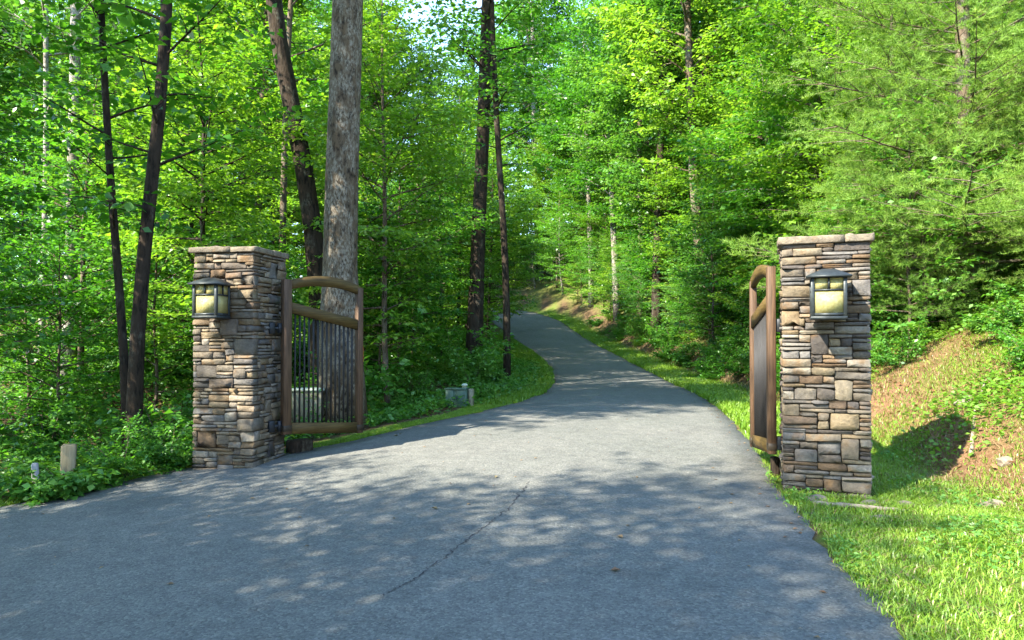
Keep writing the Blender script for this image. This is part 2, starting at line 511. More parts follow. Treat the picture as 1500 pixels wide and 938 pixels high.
gx = axis(-420, 420, -9, 10, 0.16, 1.13)
gy = axis(-420, 520, 2, 24, 0.18, 1.10)
GX, GY = np.meshgrid(gx, gy)
onroad = (GX > Lf(GY) + 0.10) & (GX < Rf(GY) - 0.10)
GZ = ground_z(GX, GY) - np.where(onroad, 0.06, 0.0)
mb = MB()
nx, ny = len(gx), len(gy)
ii = (np.arange(ny - 1)[:, None] * nx + np.arange(nx - 1)[None, :]).ravel()
mb.add(np.stack([GX, GY, GZ], -1).reshape(-1, 3), np.stack([ii, ii + 1, ii + nx + 1, ii + nx], -1))
gnd = mb.obj('ground', M['ground'], smooth=True)
tag(gnd, 'wooded ground of leaf litter, mossy verge and red clay bank', kind='structure')
dl = np.clip(Lf(GY) - GX, 0, None); dr = np.clip(GX - Rf(GY), 0, None)
clay = smooth01(1.1, 1.9, dr) * (1 - 0.8 * smooth01(3.5, 5.0, dr)) * (1 - 0.75 * smooth01(11, 15, GY))
turf = np.where(dr > 0, 1 - smooth01(0.9, 1.8, dr), 0) + np.where(dl > 0, 1 - smooth01(0.25, 0.7, dl), 0) * 0.95 \
     + np.where((dl > 0) & (GY > 13) & (GY < 40), 1 - smooth01(1.2, 2.2, dl), 0)
turf = np.clip(turf + (0.34 + 0.22 * smooth01(11, 15, GY)) * smooth01(1.6, 2.6, dr), 0, 1)
ca = gnd.data.color_attributes.new('zone', 'FLOAT_COLOR', 'POINT')
ca.data.foreach_set('color', np.stack([clay, turf, 0 * turf, 0 * turf + 1], -1).astype(np.float32).ravel())

# the driveway: a thin slab of asphalt with a ragged edge
rng = np.random.default_rng(3)
ry = np.concatenate([np.arange(-30, 2, 0.8), np.arange(2, 24, 0.14), np.arange(24, 70, 0.6)])
kx = 15
eL = Lf(ry) + 0.05 * np.sin(ry * 2.1) * np.sin(ry * 0.9) + rng.normal(0, 0.018, len(ry))
eR = Rf(ry) + 0.04 * np.sin(ry * 2.6 + 1) * np.sin(ry * 1.1) + rng.normal(0, 0.018, len(ry))
t = np.linspace(0, 1, kx)
RXg = eL[:, None] * (1 - t) + eR[:, None] * t
RYg = np.repeat(ry[:, None], kx, 1)
crown = 0.03 * (1 - (2 * t - 1) ** 2)
RZg = road_z(RXg, RYg) + 0.012 + crown[None, :]
top = np.stack([RXg, RYg, RZg], -1)
low_l = top[:, :1] + np.array([-0.02, 0, -0.10]); low_r = top[:, -1:] + np.array([0.02, 0, -0.10])
grid = np.concatenate([low_l, top, low_r], 1)
n1, n0 = grid.shape[1], grid.shape[0]
ii = (np.arange(n0 - 1)[:, None] * n1 + np.arange(n1 - 1)[None, :]).ravel()
mb = MB(); mb.add(grid.reshape(-1, 3), np.stack([ii, ii + 1, ii + n1 + 1, ii + n1], -1))
road = mb.obj('driveway_road', M['asphalt'], smooth=True)
tag(road, 'grey asphalt driveway climbing and curving away between the stone pillars', kind='structure')
def road_top(x, y):
    u = (x - Lf(y)) / (Rf(y) - Lf(y))
    return float(road_z(x, y)) + 0.012 + 0.03 * (1 - (2 * u - 1) ** 2)
# the lengthwise crack
def crack(pts, w0):
    P = []
    for (a, b) in zip(pts[:-1], pts[1:]):
        for s in np.linspace(0, 1, 26, endpoint=False):
            P.append((a[0] + (b[0] - a[0]) * s + rng.normal(0, 0.010), a[1] + (b[1] - a[1]) * s))
    vs = []
    for i, (x, y) in enumerate(P):
        w = w0 * rng.uniform(0.2, 1.3) * min(1, i / 6, (len(P) - 1 - i) / 6) + 0.001
        z = road_top(x, y) + 0.004
        vs += [(x - w, y, z), (x + w, y, z)]
    f = [(2 * i, 2 * i + 1, 2 * i + 3, 2 * i + 2) for i in range(len(P) - 1)]
    m = MB(); m.add(vs, f)
    o = m.obj('crack', M['crack'], road)
crack([(0.17, 6.75), (-0.03, 5.75), (-0.28, 5.0), (-0.55, 4.2), (-0.72, 3.9)], 0.0048)

# ------------------------------------------------------------------ gate pillars
def stone_mesh(rng, w, h, d, mi=None, corner=0):
    """a squared rubble stone, its face towards -Y, back at y = 0; corner = +1/-1: side face on that end shows too"""
    j = min(w, h) * 0.10
    cx = min(0.22 * w, 0.004 + rng.uniform(0, 0.030) * (rng.random() < 0.5)); cz = min(0.25 * h, 0.003 + rng.uniform(0, 0.012))
    a, b = w / 2, h / 2
    c = [(-a + cx, -b), (a - cx, -b), (a, -b + cz), (a, b - cz), (a - cx, b), (-a + cx, b), (-a, b - cz), (-a, -b + cz)]
    c = np.array(c) + rng.normal(0, 1, (8, 2)) * [min(0.008, j * 0.5), min(0.005, j * 0.5)]
    sk = rng.normal(0, 0.05)
    c[:, 1] += np.clip(sk * c[:, 0], -0.1 * h, 0.1 * h)
    c[:, 0] = np.clip(c[:, 0], -a - 0.002, a + 0.002); c[:, 1] = np.clip(c[:, 1], -b, b)
    k = min(0.0045, 0.10 * h)
    inn = c * np.array([max(0.4, 1 - 2.0 * k / w), max(0.35, 1 - 2.0 * k / h)])
    tiltx, tiltz = rng.normal(0, 0.007), rng.normal(0, 0.007)
    f0 = np.column_stack([c[:, 0], np.full(8, -d + 0.006) + rng.normal(0, 0.002, 8), c[:, 1]])
    f1 = np.column_stack([inn[:, 0], -d - 0.004 + tiltx * inn[:, 0] / a + tiltz * inn[:, 1] / b + rng.normal(0, 0.0025, 8), inn[:, 1]])
    bk = np.column_stack([c[:, 0], np.zeros(8), c[:, 1]])
    ce = np.array([[rng.normal(0, 0.1 * w), -d - 0.004 + rng.normal(0, 0.004), rng.normal(0, 0.1 * h)]])
    V = np.concatenate([bk, f0, f1, ce])
    q = []; tr = []
    for i in range(8):
        n = (i + 1) % 8
        q.append((i, n, 8 + n, 8 + i)); q.append((8 + i, 8 + n, 16 + n, 16 + i)); tr.append((16 + i, 16 + n, 24))
    m = MB(); m.add(V, q, tr, [list(range(8))[::-1]])
    return m

def layout(rng, nc, nr, taken, big):
    """fill a grid of nc x nr cells with stones; returns (col, row, w, h)"""
    occ = taken.copy(); out = []
    for _ in range(big * 12):
        if big <= 0: break
        w, h = int(rng.integers(3, 6)), int(rng.integers(3, 6))
        c, r = int(rng.integers(0, nc - w + 1)), int(rng.integers(0, nr - h + 1))
        lo = occ[max(0, c - 1):c + w + 1, max(0, r - 1):r + h + 1]
        if lo.any(): continue
        occ[c:c + w, r:r + h] = True; out.append((c, r, w, h)); big -= 1
    for r in range(nr):
        c = 0
        while c < nc:
            if occ[c, r]: c += 1; continue
            w = 1; want = int(rng.integers(2, 7))
            while w < want and c + w < nc and not occ[c + w, r]: w += 1
            rest = 0
            while c + w + rest < nc and not occ[c + w + rest, r]: rest += 1
            if rest == 1: w += 1
            h = 2 if (rng.random() < 0.45 and r + 1 < nr and not occ[c:c + w, r + 1].any()) else 1
            if h == 2 and w >= 3 and r + 2 < nr and rng.random() < 0.15 and not occ[c:c + w, r + 2].any(): h = 3
            occ[c:c + w, r:r + h] = True; out.append((c, r, w, h)); c += w
    return out

def make_pillar(label, fc, rz, W, z0, z1, seed, cap_seams):
    """fc: middle of the front face (x, y); rz: turn of the pillar; faces: front -Y, inner/outer +-X"""
    rng = np.random.default_rng(seed)
    u = np.array([math.cos(rz), math.sin(rz)]); v = np.array([-math.sin(rz), math.cos(rz)])
    ctr = np.array(fc) + v * W / 2
    root = empty('stone_pillar', (ctr[0], ctr[1], 0), rz)
    tag(root, label, 'pillar', 'gate pillars', 'thing')
    hgt = z1 - z0
    nc = 15; nr = int(round((hgt - 0.07) / 0.037)); cw = W / nc; ch = (hgt - 0.07) / nr
    depth = 0.10
    m = MB(); m.box((0, 0, (z0 + z1 - 0.07) / 2), (W - 0.055, W - 0.055, hgt - 0.07))
    m.obj('mortar_core', M['mortar'], root)
    gap = 0.0030
    front_taken = np.zeros((nc, nr), bool)
    side_taken = {s: np.zeros((nc, nr), bool) for s in (1, -1)}
    rest = MB(); single = []
    def put(mbs, M4, target):
        me = mbs
        V = np.concatenate(me.v) @ np.array(M4)[:3, :3].T + np.array(M4)[:3, 3]
        if target is None:
            me.v = [V - np.array(M4)[:3, 3]]
            ext = np.ptp(me.v[0], axis=0)
            single.append((float(np.sort(ext)[-1] * ext[2]), me, M4.to_translation()))
        else:
            n = target.n
            target.add(V, *me.f)
    for (c, r, w, h) in layout(rng, nc, nr, front_taken, 12):
        sw, sh = w * cw - gap * rng.uniform(0.6, 2.4), h * ch - gap * rng.uniform(0.6, 2.2)
        x = -W / 2 + (c + w / 2) * cw; z = z0 + (r + h / 2) * ch
        d = depth
        if c == 0 or c + w == nc:
            s = 1 if c + w == nc else -1
            k = int(rng.integers(2, 6)) if w < 5 else 2
            side_taken[s][0:k, r:r + h] = True
            d = k * cw - gap
        pr = rng.uniform(-0.014, 0.010)
        mm = stone_mesh(rng, sw, sh, d)
        put(mm, Matrix.Translation((x, -W / 2 + d + pr, z)), None)
    for s in (1, -1):
        for (c, r, w, h) in layout(rng, nc, nr, side_taken[s], 9):
            sw, sh = w * cw - gap * rng.uniform(0.6, 2.4), h * ch - gap * rng.uniform(0.6, 2.2)
            y = -W / 2 + (c + w / 2) * cw; z = z0 + (r + h / 2) * ch
            pr = rng.uniform(-0.014, 0.010)
            mm = stone_mesh(rng, sw, sh, depth)
            Mx = Matrix.Translation((s * (W / 2 - depth - pr), y, z)) @ Matrix.Rotation(s * math.pi / 2, 4, 'Z')
            put(mm, Mx, None if s == (1 if fc[0] < 0 else -1) else rest)
    bt = np.zeros((nc, nr), bool)
    for (c, r, w, h) in layout(rng, nc, nr, bt, 7):
        if c == 0 or c + w == nc: pass
        sw, sh = (w * cw - gap * 1.5) , h * ch - gap * 1.5
        x = -W / 2 + (c + w / 2) * cw; z = z0 + (r + h / 2) * ch
        mm = stone_mesh(rng, sw - (0.03 if (c == 0 or c + w == nc) else 0), sh, 0.06)
        put(mm, Matrix.Translation((x * 0.97, W / 2 - 0.062 + 0.02, z)) @ Matrix.Rotation(math.pi, 4, 'Z'), rest)
    single.sort(key=lambda q: -q[0])
    small = MB()
    for q, (ar, me, lo) in enumerate(single):
        if q < 290:
            o = me.obj('stone', M['stone'], root); o.location = lo
        else:
            small.add(me.v[0] + np.array(lo), *me.f)
    if small.n:
        so = small.obj('small_stones', M['stone'], root); so['kind'] = 'stuff'
    ro = rest.obj('rear_stones', M['stone'], root); ro['kind'] = 'stuff'
    # cap of flat slabs, a little proud of the faces
    ov = 0.032
    xs = [-W / 2 - ov] + [-W / 2 + q * W for q in cap_seams] + [W / 2 + ov]
    for a, b in zip(xs[:-1], xs[1:]):
        for (ya, yb) in ((-W / 2 - ov, 0.02), (0.02, W / 2 + ov)):
            m = MB()
            n = 7
            th = 0.062 + rng.uniform(-0.006, 0.006)
            px = np.linspace(a + 0.002, b - 0.002, n); py = np.linspace(ya + 0.002, yb - 0.002, n)
            loop = [(x, py[0]) for x in px[:-1]] + [(px[-1], y) for y in py[:-1]] + [(x, py[-1]) for x in px[:0:-1]] + [(px[0], y) for y in py[:0:-1]]
            loop = np.array(loop); c0 = loop.mean(0)
            L = len(loop)
            jit = rng.normal(0, 0.006, (L, 1))
            outer = loop + unit(loop - c0) * jit
            if a != xs[0]: outer[:, 0] = np.maximum(outer[:, 0], a + 0.001)
            if b != xs[-1]: outer[:, 0] = np.minimum(outer[:, 0], b - 0.001)
            inn = c0 + (outer - c0) * 0.980; lowr = c0 + (outer - c0) * 0.982
            zt, zb = z1 - 0.068 + th, z1 - 0.068
            V = np.concatenate([np.column_stack([lowr, np.full(L, zb)]), np.column_stack([outer, zb + th * (0.14 + rng.normal(0, 0.04, L))]),
                                np.column_stack([outer, zb + th * (0.88 + rng.normal(0, 0.04, L))]), np.column_stack([inn, zt + rng.normal(0, 0.003, L)]),
                                [[c0[0], c0[1], zt + 0.006]]])
            q = [(k * L + i, k * L + (i + 1) % L, (k + 1) * L + (i + 1) % L, (k + 1) * L + i) for k in range(3) for i in range(L)]
            tr = [(3 * L + i, 3 * L + (i + 1) % L, 4 * L) for i in range(L)]
            m.add(V, q, tr, [list(range(L))[::-1]])
            m.obj('cap_slab', M['cap_stone'], root)
    return root, u, v, ctr

PW = 0.73
left_pillar, lu, lv, lc = make_pillar('stacked stone gate pillar beside the woods, its lit inner face carrying the open barred gate', (-3.205, 7.955), math.radians(-9.5), PW, -0.30, 2.455, 11, [0.62])
right_pillar, ru, rv, rc = make_pillar('stacked stone gate pillar in front of the clay bank, standing on the grass verge', (2.80, 6.40), math.radians(-20.5), PW, -0.20, 2.345, 23, [0.72])
left_pillar['label'] = 'stacked stone gate pillar beside the woods, with shaded inner face and open barred gate'

# ------------------------------------------------------------------ wall lanterns
def make_lantern(label, pos, rz):
    """pos: point on the pillar's face at the lantern's mid height; -Y points away from the wall"""
    r = empty('wall_lantern', pos, rz)
    tag(r, label, 'lantern', 'lanterns on the pillars')
    w, h, d = 0.285, 0.335, 0.27
    y0 = -0.055 - d                                  # front
    yc = y0 + d / 2
    m = MB(); m.bbox((0, -0.012, 0.02), (0.13, 0.045, 0.26), 0.006); m.box((0, -0.045, 0.10), (0.035, 0.06, 0.035)); m.box((0, -0.045, -0.06), (0.035, 0.06, 0.035))
    m.obj('wall_bracket', M['lamp_metal'], r)
    t = 0.030
    for sx in (-1, 1):
        for yy in (y0 + t / 2, y0 + d - t / 2):
            m = MB(); m.bbox((sx * (w / 2 - t / 2), yy, 0), (t, t, h), 0.003); m.obj('corner_post', M['lamp_metal'], r)
    m = MB(); m.bbox((0, yc, -h / 2 - 0.008), (w + 0.006, d + 0.006, 0.026), 0.004)
    m.box((0, y0 + 0.008, -h / 2 + 0.020), (w - 2 * t, 0.014, 0.026)); m.box((0, y0 + d - 0.008, -h / 2 + 0.020), (w - 2 * t, 0.014, 0.026))
    for sx in (-1, 1): m.box((sx * (w / 2 - 0.008), yc, -h / 2 + 0.020), (0.014, d - 2 * t, 0.026))
    m.obj('base_plate', M['lamp_metal'], r)
    zb = h / 2 - 0.105
    # muntins and panes, front, back and sides
    def face(M4):
        m = MB(); m.box((0, 0, zb), (w - 2 * t - 0.002, 0.012, 0.014)); m.box((0, -0.001, (zb + 0.007 + h / 2) / 2), (0.014, 0.012, h / 2 - zb - 0.007))
        o = m.obj('muntin', M['lamp_metal'], r); o.matrix_local = M4
        for (x0, x1, z0, z1) in ((-w / 2 + t, w / 2 - t, -h / 2 + 0.034, zb - 0.008), (-w / 2 + t, -0.008, zb + 0.008, h / 2 - 0.004), (0.008, w / 2 - t, zb + 0.008, h / 2 - 0.004)):
            m = MB(); m.box(((x0 + x1) / 2, 0.006, (z0 + z1) / 2), (x1 - x0 - 0.001, 0.004, z1 - z0)); o = m.obj('pane', M['glass'], r); o.matrix_local = M4
    face(Matrix.Translation((0, y0 + 0.010, 0)))
    for s in (1, -1):
        face(Matrix.Translation((s * (w / 2 - 0.010), yc, 0)) @ Matrix.Rotation(s * math.pi / 2, 4, 'Z') @ Matrix.Scale((d - 2 * t) / (w - 2 * t), 4, (1, 0, 0)))
    # hipped roof with a flat lip
    e = 0.036; zt = h / 2
    a = [(-w / 2 - e, y0 - e), (w / 2 + e, y0 - e), (w / 2 + e, y0 + d + 0.03), (-w / 2 - e, y0 + d + 0.03)]
    V = [(x, y, zt + 0.002) for x, y in a] + [(x, y, zt + 0.016) for x, y in a]
    V += [(-0.05, yc - 0.045, zt + 0.082), (0.05, yc - 0.045, zt + 0.082), (0.05, yc + 0.06, zt + 0.082), (-0.05, yc + 0.06, zt + 0.082)]
    m = MB(); m.add(V, [(3, 2, 1, 0), (8, 9, 10, 11)] + [(i, (i + 1) % 4, 4 + (i + 1) % 4, 4 + i) for i in range(4)] + [(4 + i, 4 + (i + 1) % 4, 8 + (i + 1) % 4, 8 + i) for i in range(4)])
    m.obj('lantern_roof', M['lamp_metal'], r)
    # frosted lamp socket inside
    m = MB(); m.tube([(0, yc, -h / 2), (0, yc, -h / 2 + 0.10)], [0.03, 0.025], 8); m.obj('lamp_socket', M['lamp_metal'], r)
    return r
n_l = -lv; n_r = -rv
fl = np.array([-3.205, 7.955]) - lu * 0.02 + n_l * 0.006
fr = np.array([2.80, 6.40]) + ru * 0.01 + n_r * 0.006
make_lantern('dark metal lantern with cream glass on the pillar beside the woods', (fl[0], fl[1], 1.835), math.radians(-9.5))
make_lantern('sunlit dark metal lantern with amber glass on the pillar by the bank', (fr[0], fr[1], 1.775), math.radians(-20.5))

# ------------------------------------------------------------------ gate leaves
def make_gate(label, hinge, free, zb0, zb1, pier, n_pick):
    """hinge and free: plan points of the two stiles; zb0/zb1: bottom height at the hinge and at the free end"""
    H = np.array(hinge); F = np.array(free); Ld = np.linalg.norm(F - H); a = math.atan2(*(F - H)[::-1])
    g = empty('gate_leaf', (H[0], H[1], 0), a)
    tag(g, label, 'gate', 'open gate leaves')
    top = 2.12
    m = MB(); m.bbox((0, 0, (zb0 + top) / 2), (0.105, 0.075, top - zb0), 0.004); st0 = m.obj('hinge_stile', M['gate_wood'], g)
    def bot(s): return zb0 + (zb1 - zb0) * s / Ld
    far_top = 2.075
    m = MB(); m.bbox((Ld, 0, (bot(Ld) + far_top) / 2), (0.085, 0.070, far_top - bot(Ld)), 0.004); st1 = m.obj('free_stile', M['gate_wood'], g)
    def beam(name, zlo, zhi, x0, x1, th, n=14, mat='gate_rail'):
        xs = np.linspace(x0, x1, n); V = []
        for x in xs:
            V += [(x, -th / 2, zlo(x)), (x, th / 2, zlo(x)), (x, th / 2, zhi(x)), (x, -th / 2, zhi(x))]
        f = [(4 * i + k, 4 * i + (k + 1) % 4, 4 * i + 4 + (k + 1) % 4, 4 * i + 4 + k)[::-1] for i in range(n - 1) for k in range(4)]
        f += [(0, 1, 2, 3), tuple(4 * (n - 1) + k for k in (3, 2, 1, 0))]
        m = MB(); m.add(V, f); m.obj(name, M[mat], g)
    def arch(x):
        s = x / Ld
        return 2.095 + 0.095 * (1 - (2 * s - 1) ** 2)
    beam('arched_top_rail', lambda x: arch(x) - 0.125 + 0.02 * abs(2 * x / Ld - 1), arch, 0.0535, Ld + 0.03, 0.058)
    def slo(x): return 1.865 - 0.20 * x / Ld
    beam('sloping_rail', lambda x: slo(x) - 0.125, slo, 0.0535, Ld - 0.0435, 0.058, 4)
    beam('bottom_rail', lambda x: bot(x) + 0.005, lambda x: bot(x) + 0.135, 0.0535, Ld - 0.0435, 0.060, 4)
    for i in range(n_pick):
        x = 0.085 + (Ld - 0.165) * (i + 0.5) / n_pick
        z0, z1 = bot(x) + 0.12, slo(x) - 0.11
        m = MB(); m.box((x, 0, (z0 + z1) / 2), (0.017, 0.017, z1 - z0)); m.obj('picket', M['picket'], g)
    # corner plates
    for (x, z) in ((0.0, bot(0) + 0.07), (Ld, bot(Ld) + 0.07)):
        m = MB(); m.bbox((x, 0, z), (0.110, 0.078, 0.07), 0.003); m.obj('corner_plate', M['plate'], st0 if x == 0.0 else st1)
    # hinges: straps that reach back to the pillar
    P = np.array(pier)
    ca, sa = math.cos(-a), math.sin(-a)
    dloc = P - H
    dl_ = np.array([ca * dloc[0] - sa * dloc[1], sa * dloc[0] + ca * dloc[1]])
    for z in (0.42, 1.55):
        m = MB()
        m.tube([(0, 0, z), (dl_[0] * 0.5, dl_[1] * 0.5, z), (dl_[0], dl_[1], z)], [0.018] * 3, 6)
        m.tube([(dl_[0] * 0.42, dl_[1] * 0.42, z - 0.06), (dl_[0] * 0.42, dl_[1] * 0.42, z + 0.06)], [0.026] * 2, 8)
        m.bbox((dl_[0] * 0.95, dl_[1] * 0.95, z), (0.07, 0.07, 0.13), 0.005)
        m.obj('hinge', M['iron'], st0)
    return g, Ld, st1
lp = lc + lu * (PW / 2 + 0.01) - lv * 0.02
gl, ll, gfree = make_gate('open brown wooden gate leaf with black bars in front of the oak', (-2.625, 8.34), (-1.955, 9.16), 0.318, 0.232, lp, 14)
rp = rc - ru * (PW / 2 + 0.01) + rv * 0.02
gr, lr, _ = make_gate('brown gate leaf seen nearly edge on beside the pillar at the bank', (2.505, 6.93), (2.715, 8.07), 0.315, 0.215, rp, 14)
m = MB(); m.bbox((ll + 0.047, 0.0, 1.23), (0.012, 0.05, 0.20), 0.003); m.obj('red_reflector', M['reflector'], gfree)
# dark posts the gates swing on
def gate_post(x, y, label):
    z = float(ground_z(x, y))
    m = MB(); m.bbox((0, 0, 0.06), (0.07, 0.07, 0.36), 0.006)
    o = m.obj('gate_stop_post', M['bark_dark']); o.location = (x, y, z - 0.04); o.rotation_euler[2] = 0.3
    tag(o, label, 'post', None)
gate_post(2.60, 7.10, 'short dark post under the hinge end of the gate by the bank')
bk = MB(); bk.bbox((0, 0, 0.03), (0.30, 0.16, 0.26), 0.02)
bo = bk.obj('kerb_block', M['bark_dark']); bo.location = (-2.62, 8.86, float(ground_z(-2.62, 8.86))); bo.rotation_euler[2] = 0.7
tag(bo, 'low mossy brown block on the verge under the barred gate', 'block')

# ------------------------------------------------------------------ utility boxes, posts, rocks, sticks
bx, by = -0.97, 12.75
bz = float(ground_z(bx, by))
b = empty('utility_box', (bx, by, bz), math.radians(-12), 0.76)
tag(b, 'green two-door utility box with a pale dome on the verge edge', 'utility box')
for s in (-1, 1):
    m = MB(); m.bbox((s * 0.112 - (0.03 if s < 0 else -0.03), -0.155, 0.20), (0.19 if s < 0 else 0.25, 0.03, 0.40), 0.01); dr_ = m.obj('door', M['box_green'], b)
    m = MB(); m.bbox((s * 0.03, -0.178, 0.22), (0.02, 0.016, 0.07), 0.003); m.obj('handle', M['iron'], dr_)
m = MB(); m.bbox((0, 0, 0.18), (0.50, 0.29, 0.46), 0.012); m.obj('cabinet', M['box_green'], b)
m = MB(); m.bbox((0, -0.01, 0.425), (0.53, 0.36, 0.035), 0.012); m.obj('lid', M['box_green'], b)
m = MB(); m.tube([(0.17, 0.02, 0.44), (0.17, 0.02, 0.49), (0.17, 0.02, 0.495), (0.17, 0.02, 0.53), (0.17, 0.02, 0.545)], [0.055, 0.055, 0.075, 0.07, 0.03], 12); m.obj('dome_cap', M['cap_pale'], b)
m = MB(); m.bbox((0.32, 0.06, 0.20), (0.10, 0.16, 0.44), 0.01); m.obj('side_cabinet', M['box_grey'], b)

gx0, gy0 = -2.95, 10.4
b = empty('gate_control_box', (gx0, gy0, float(ground_z(gx0, gy0))), 0.15)
tag(b, 'grey-brown control box seen through the bars of the open gate', 'control box')
m = MB(); m.bbox((0, 0, 0.36), (0.42, 0.30, 0.80), 0.012); m.obj('cabinet', M['box_grey'], b)
m = MB(); m.bbox((0, 0, 0.78), (0.46, 0.34, 0.04), 0.01); m.obj('lid', M['cap_pale'], b)

def post(x, y, w, h, mat, label, tilt=0.0, rz=0.2):
    z = float(ground_z(x, y))
    m = MB(); m.bbox((0, 0, (h - 0.15) / 2), (w, w, h + 0.15), 0.012)
    o = m.obj('wooden_post', M[mat]); o.location = (x, y, z); o.rotation_euler = (0, tilt, rz)
    tag(o, label, 'post')
post(-4.50, 7.28, 0.130, 0.46, 'post_wood', 'stubby weathered wooden post half hidden by leaves at the woods edge', 0.02, 0.45)
post(-4.66, 7.04, 0.055, 0.33, 'post_pale', 'thin pale grey marker stake leaning beside the stubby wooden post', -0.04, 0.2)

def rock_mesh(rng, s):
    import bmesh
    bm = bmesh.new(); bmesh.ops.create_icosphere(bm, subdivisions=2, radius=1)
    ph = rng.uniform(0, 6, 6)
    for v in bm.verts:
        p = v.co
        k = 1 + 0.16 * math.sin(3 * p.x + ph[0]) * math.cos(2.5 * p.y + ph[1]) + 0.12 * math.sin(4 * p.z + ph[2] + 2 * p.x) + rng.normal(0, 0.035)
        v.co = Vector((p.x * s[0] * k, p.y * s[1] * k, p.z * s[2] * k))
    me = bpy.data.meshes.new('rock'); bm.to_mesh(me); bm.free(); me.materials.append(M['rock'])
    return me
rng = np.random.default_rng(8)
for (x, y, s, lab) in ((2.62, 6.16, (0.13, 0.08, 0.06), 'flat grey rock lying against the foot of the pillar by the bank'),
                       (2.98, 6.03, (0.10, 0.07, 0.055), 'tan rounded rock in the grass before the pillar at the bank'),
                       (3.30, 6.05, (0.11, 0.08, 0.05), 'brown rock at the outer corner of the pillar by the bank'),
                       (3.55, 6.00, (0.08, 0.06, 0.04), 'small pale rock in the grass beside the pillar shadow'),
                       (-3.63, 7.82, (0.10, 0.08, 0.05), 'small tan rock at the outer foot of the pillar beside the woods'),
                       (-2.72, 8.02, (0.07, 0.05, 0.03), 'pale flat stone at the mossy road edge under the barred gate'),
                       (2.86, 5.62, (0.14, 0.045, 0.025), 'pale slab of rock on the bare strip of the grass verge'),
                       (3.95, 5.9, (0.12, 0.09, 0.07), 'rounded rock at the foot of the clay bank'),
                       (4.55, 6.6, (0.10, 0.08, 0.06), 'grey rock stuck in the face of the clay bank'),
                       (5.25, 8.3, (0.14, 0.10, 0.09), 'tan rock half way up the clay bank')):
    o = link(bpy.data.objects.new('rock', rock_mesh(rng, s))); o.location = (x, y, float(ground_z(x, y)) + -s[2] * 0.15)
    o.rotation_euler[2] = rng.uniform(-0.5, 0.5)
    tag(o, lab, 'rock')
def stick(name, pts, r0, r1, label, cat='stick'):
    n = len(pts); P = []
    for i, (x, y, dz) in enumerate(pts):
        P.append((x, y, float(ground_z(x, y)) + dz))
    P = np.array(P); o0 = P[0].copy()
    tt = np.linspace(0, n - 1, 5 * n); Q = np.stack([np.interp(tt, range(n), P[:, k]) for k in range(3)], -1)
    Q[1:-1] += rng.normal(0, r0 * 0.12, (len(Q) - 2, 3))
    m = MB(); m.tube(Q - o0, np.linspace(r0, r1, len(Q)) * rng.uniform(0.85, 1.15, len(Q)), 7)
    o = m.obj(name, M['old_log'], smooth=True); o.location = o0
    tag(o, label, cat)
stick('fallen_branch', [(2.52, 6.02, 0.01), (2.75, 5.90, 0.025), (3.02, 5.82, 0.02), (3.25, 5.84, 0.0)], 0.026, 0.014, 'weathered grey branch curving through the grass before the pillar', 'branch')
stick('fallen_branch', [(4.6, 7.2, 0.03), (5.1, 7.9, 0.03), (5.7, 8.6, 0.02)], 0.02, 0.01, 'long thin bleached branch lying up the clay bank', 'branch')
stick('fallen_branch', [(3.7, 5.05, 0.02), (4.1, 5.45, 0.03), (4.4, 5.5, 0.02)], 0.022, 0.012, 'short brown branch at the edge of the verge grass', 'branch')

# ------------------------------------------------------------------ trees
def leaves_from_twigs(mb, rng, S0, D, Ln, ls, lsize, wratio=0.55, flat=0.35, spread=0.9, droop=0.15):
    """alternate leaves along twigs; S0, D, Ln: arrays of starts, directions, lengths"""
    cnt = np.maximum(3, (Ln / ls).astype(int))
    idx = np.repeat(np.arange(len(Ln)), cnt)
    k = np.concatenate([np.arange(c) for c in cnt])
    s = (k + rng.uniform(0.2, 0.9, len(k))) / cnt[idx]
    d = D[idx]
    up = np.array([0, 0, 1.0])
    side = unit(np.cross(d, up) + 1e-6)
    sg = np.where(k % 2 == 0, 1.0, -1.0)[:, None]
    P = S0[idx] + d * (Ln[idx] * s)[:, None] + rng.normal(0, 0.012, (len(k), 3))
    P[:, 2] -= droop * (Ln[idx] * s) ** 2
    ax = unit(d * rng.uniform(0.2, 1.0, (len(k), 1)) + side * sg * spread + rng.normal(0, 0.28, (len(k), 3)) - up * rng.uniform(0, 0.45, (len(k), 1)))
    nn = up + rng.normal(0, flat, (len(k), 3))
    w = unit(np.cross(nn, ax)); nn = unit(np.cross(ax, w))
    L = lsize * rng.uniform(0.6, 1.25, (len(k), 1)); W = L * wratio * rng.uniform(0.8, 1.15, (len(k), 1))
    fold = rng.uniform(0.02, 0.16, (len(k), 1)) * L
    b = P; t = P + ax * L - nn * fold * 0.9
    l = P + ax * L * 0.48 + w * W * 0.5 + nn * fold; r = P + ax * L * 0.48 - w * W * 0.5 + nn * fold
    V = np.stack([b, r, t, l], 1).reshape(-1, 3)
    n = len(k)
    tw = rng.normal(0.0, 0.13, len(Ln))
    mb.add(V, np.arange(4 * n).reshape(-1, 4), tint=np.clip(rng.normal(0.45, 0.17, n) + tw[idx], 0, 1))

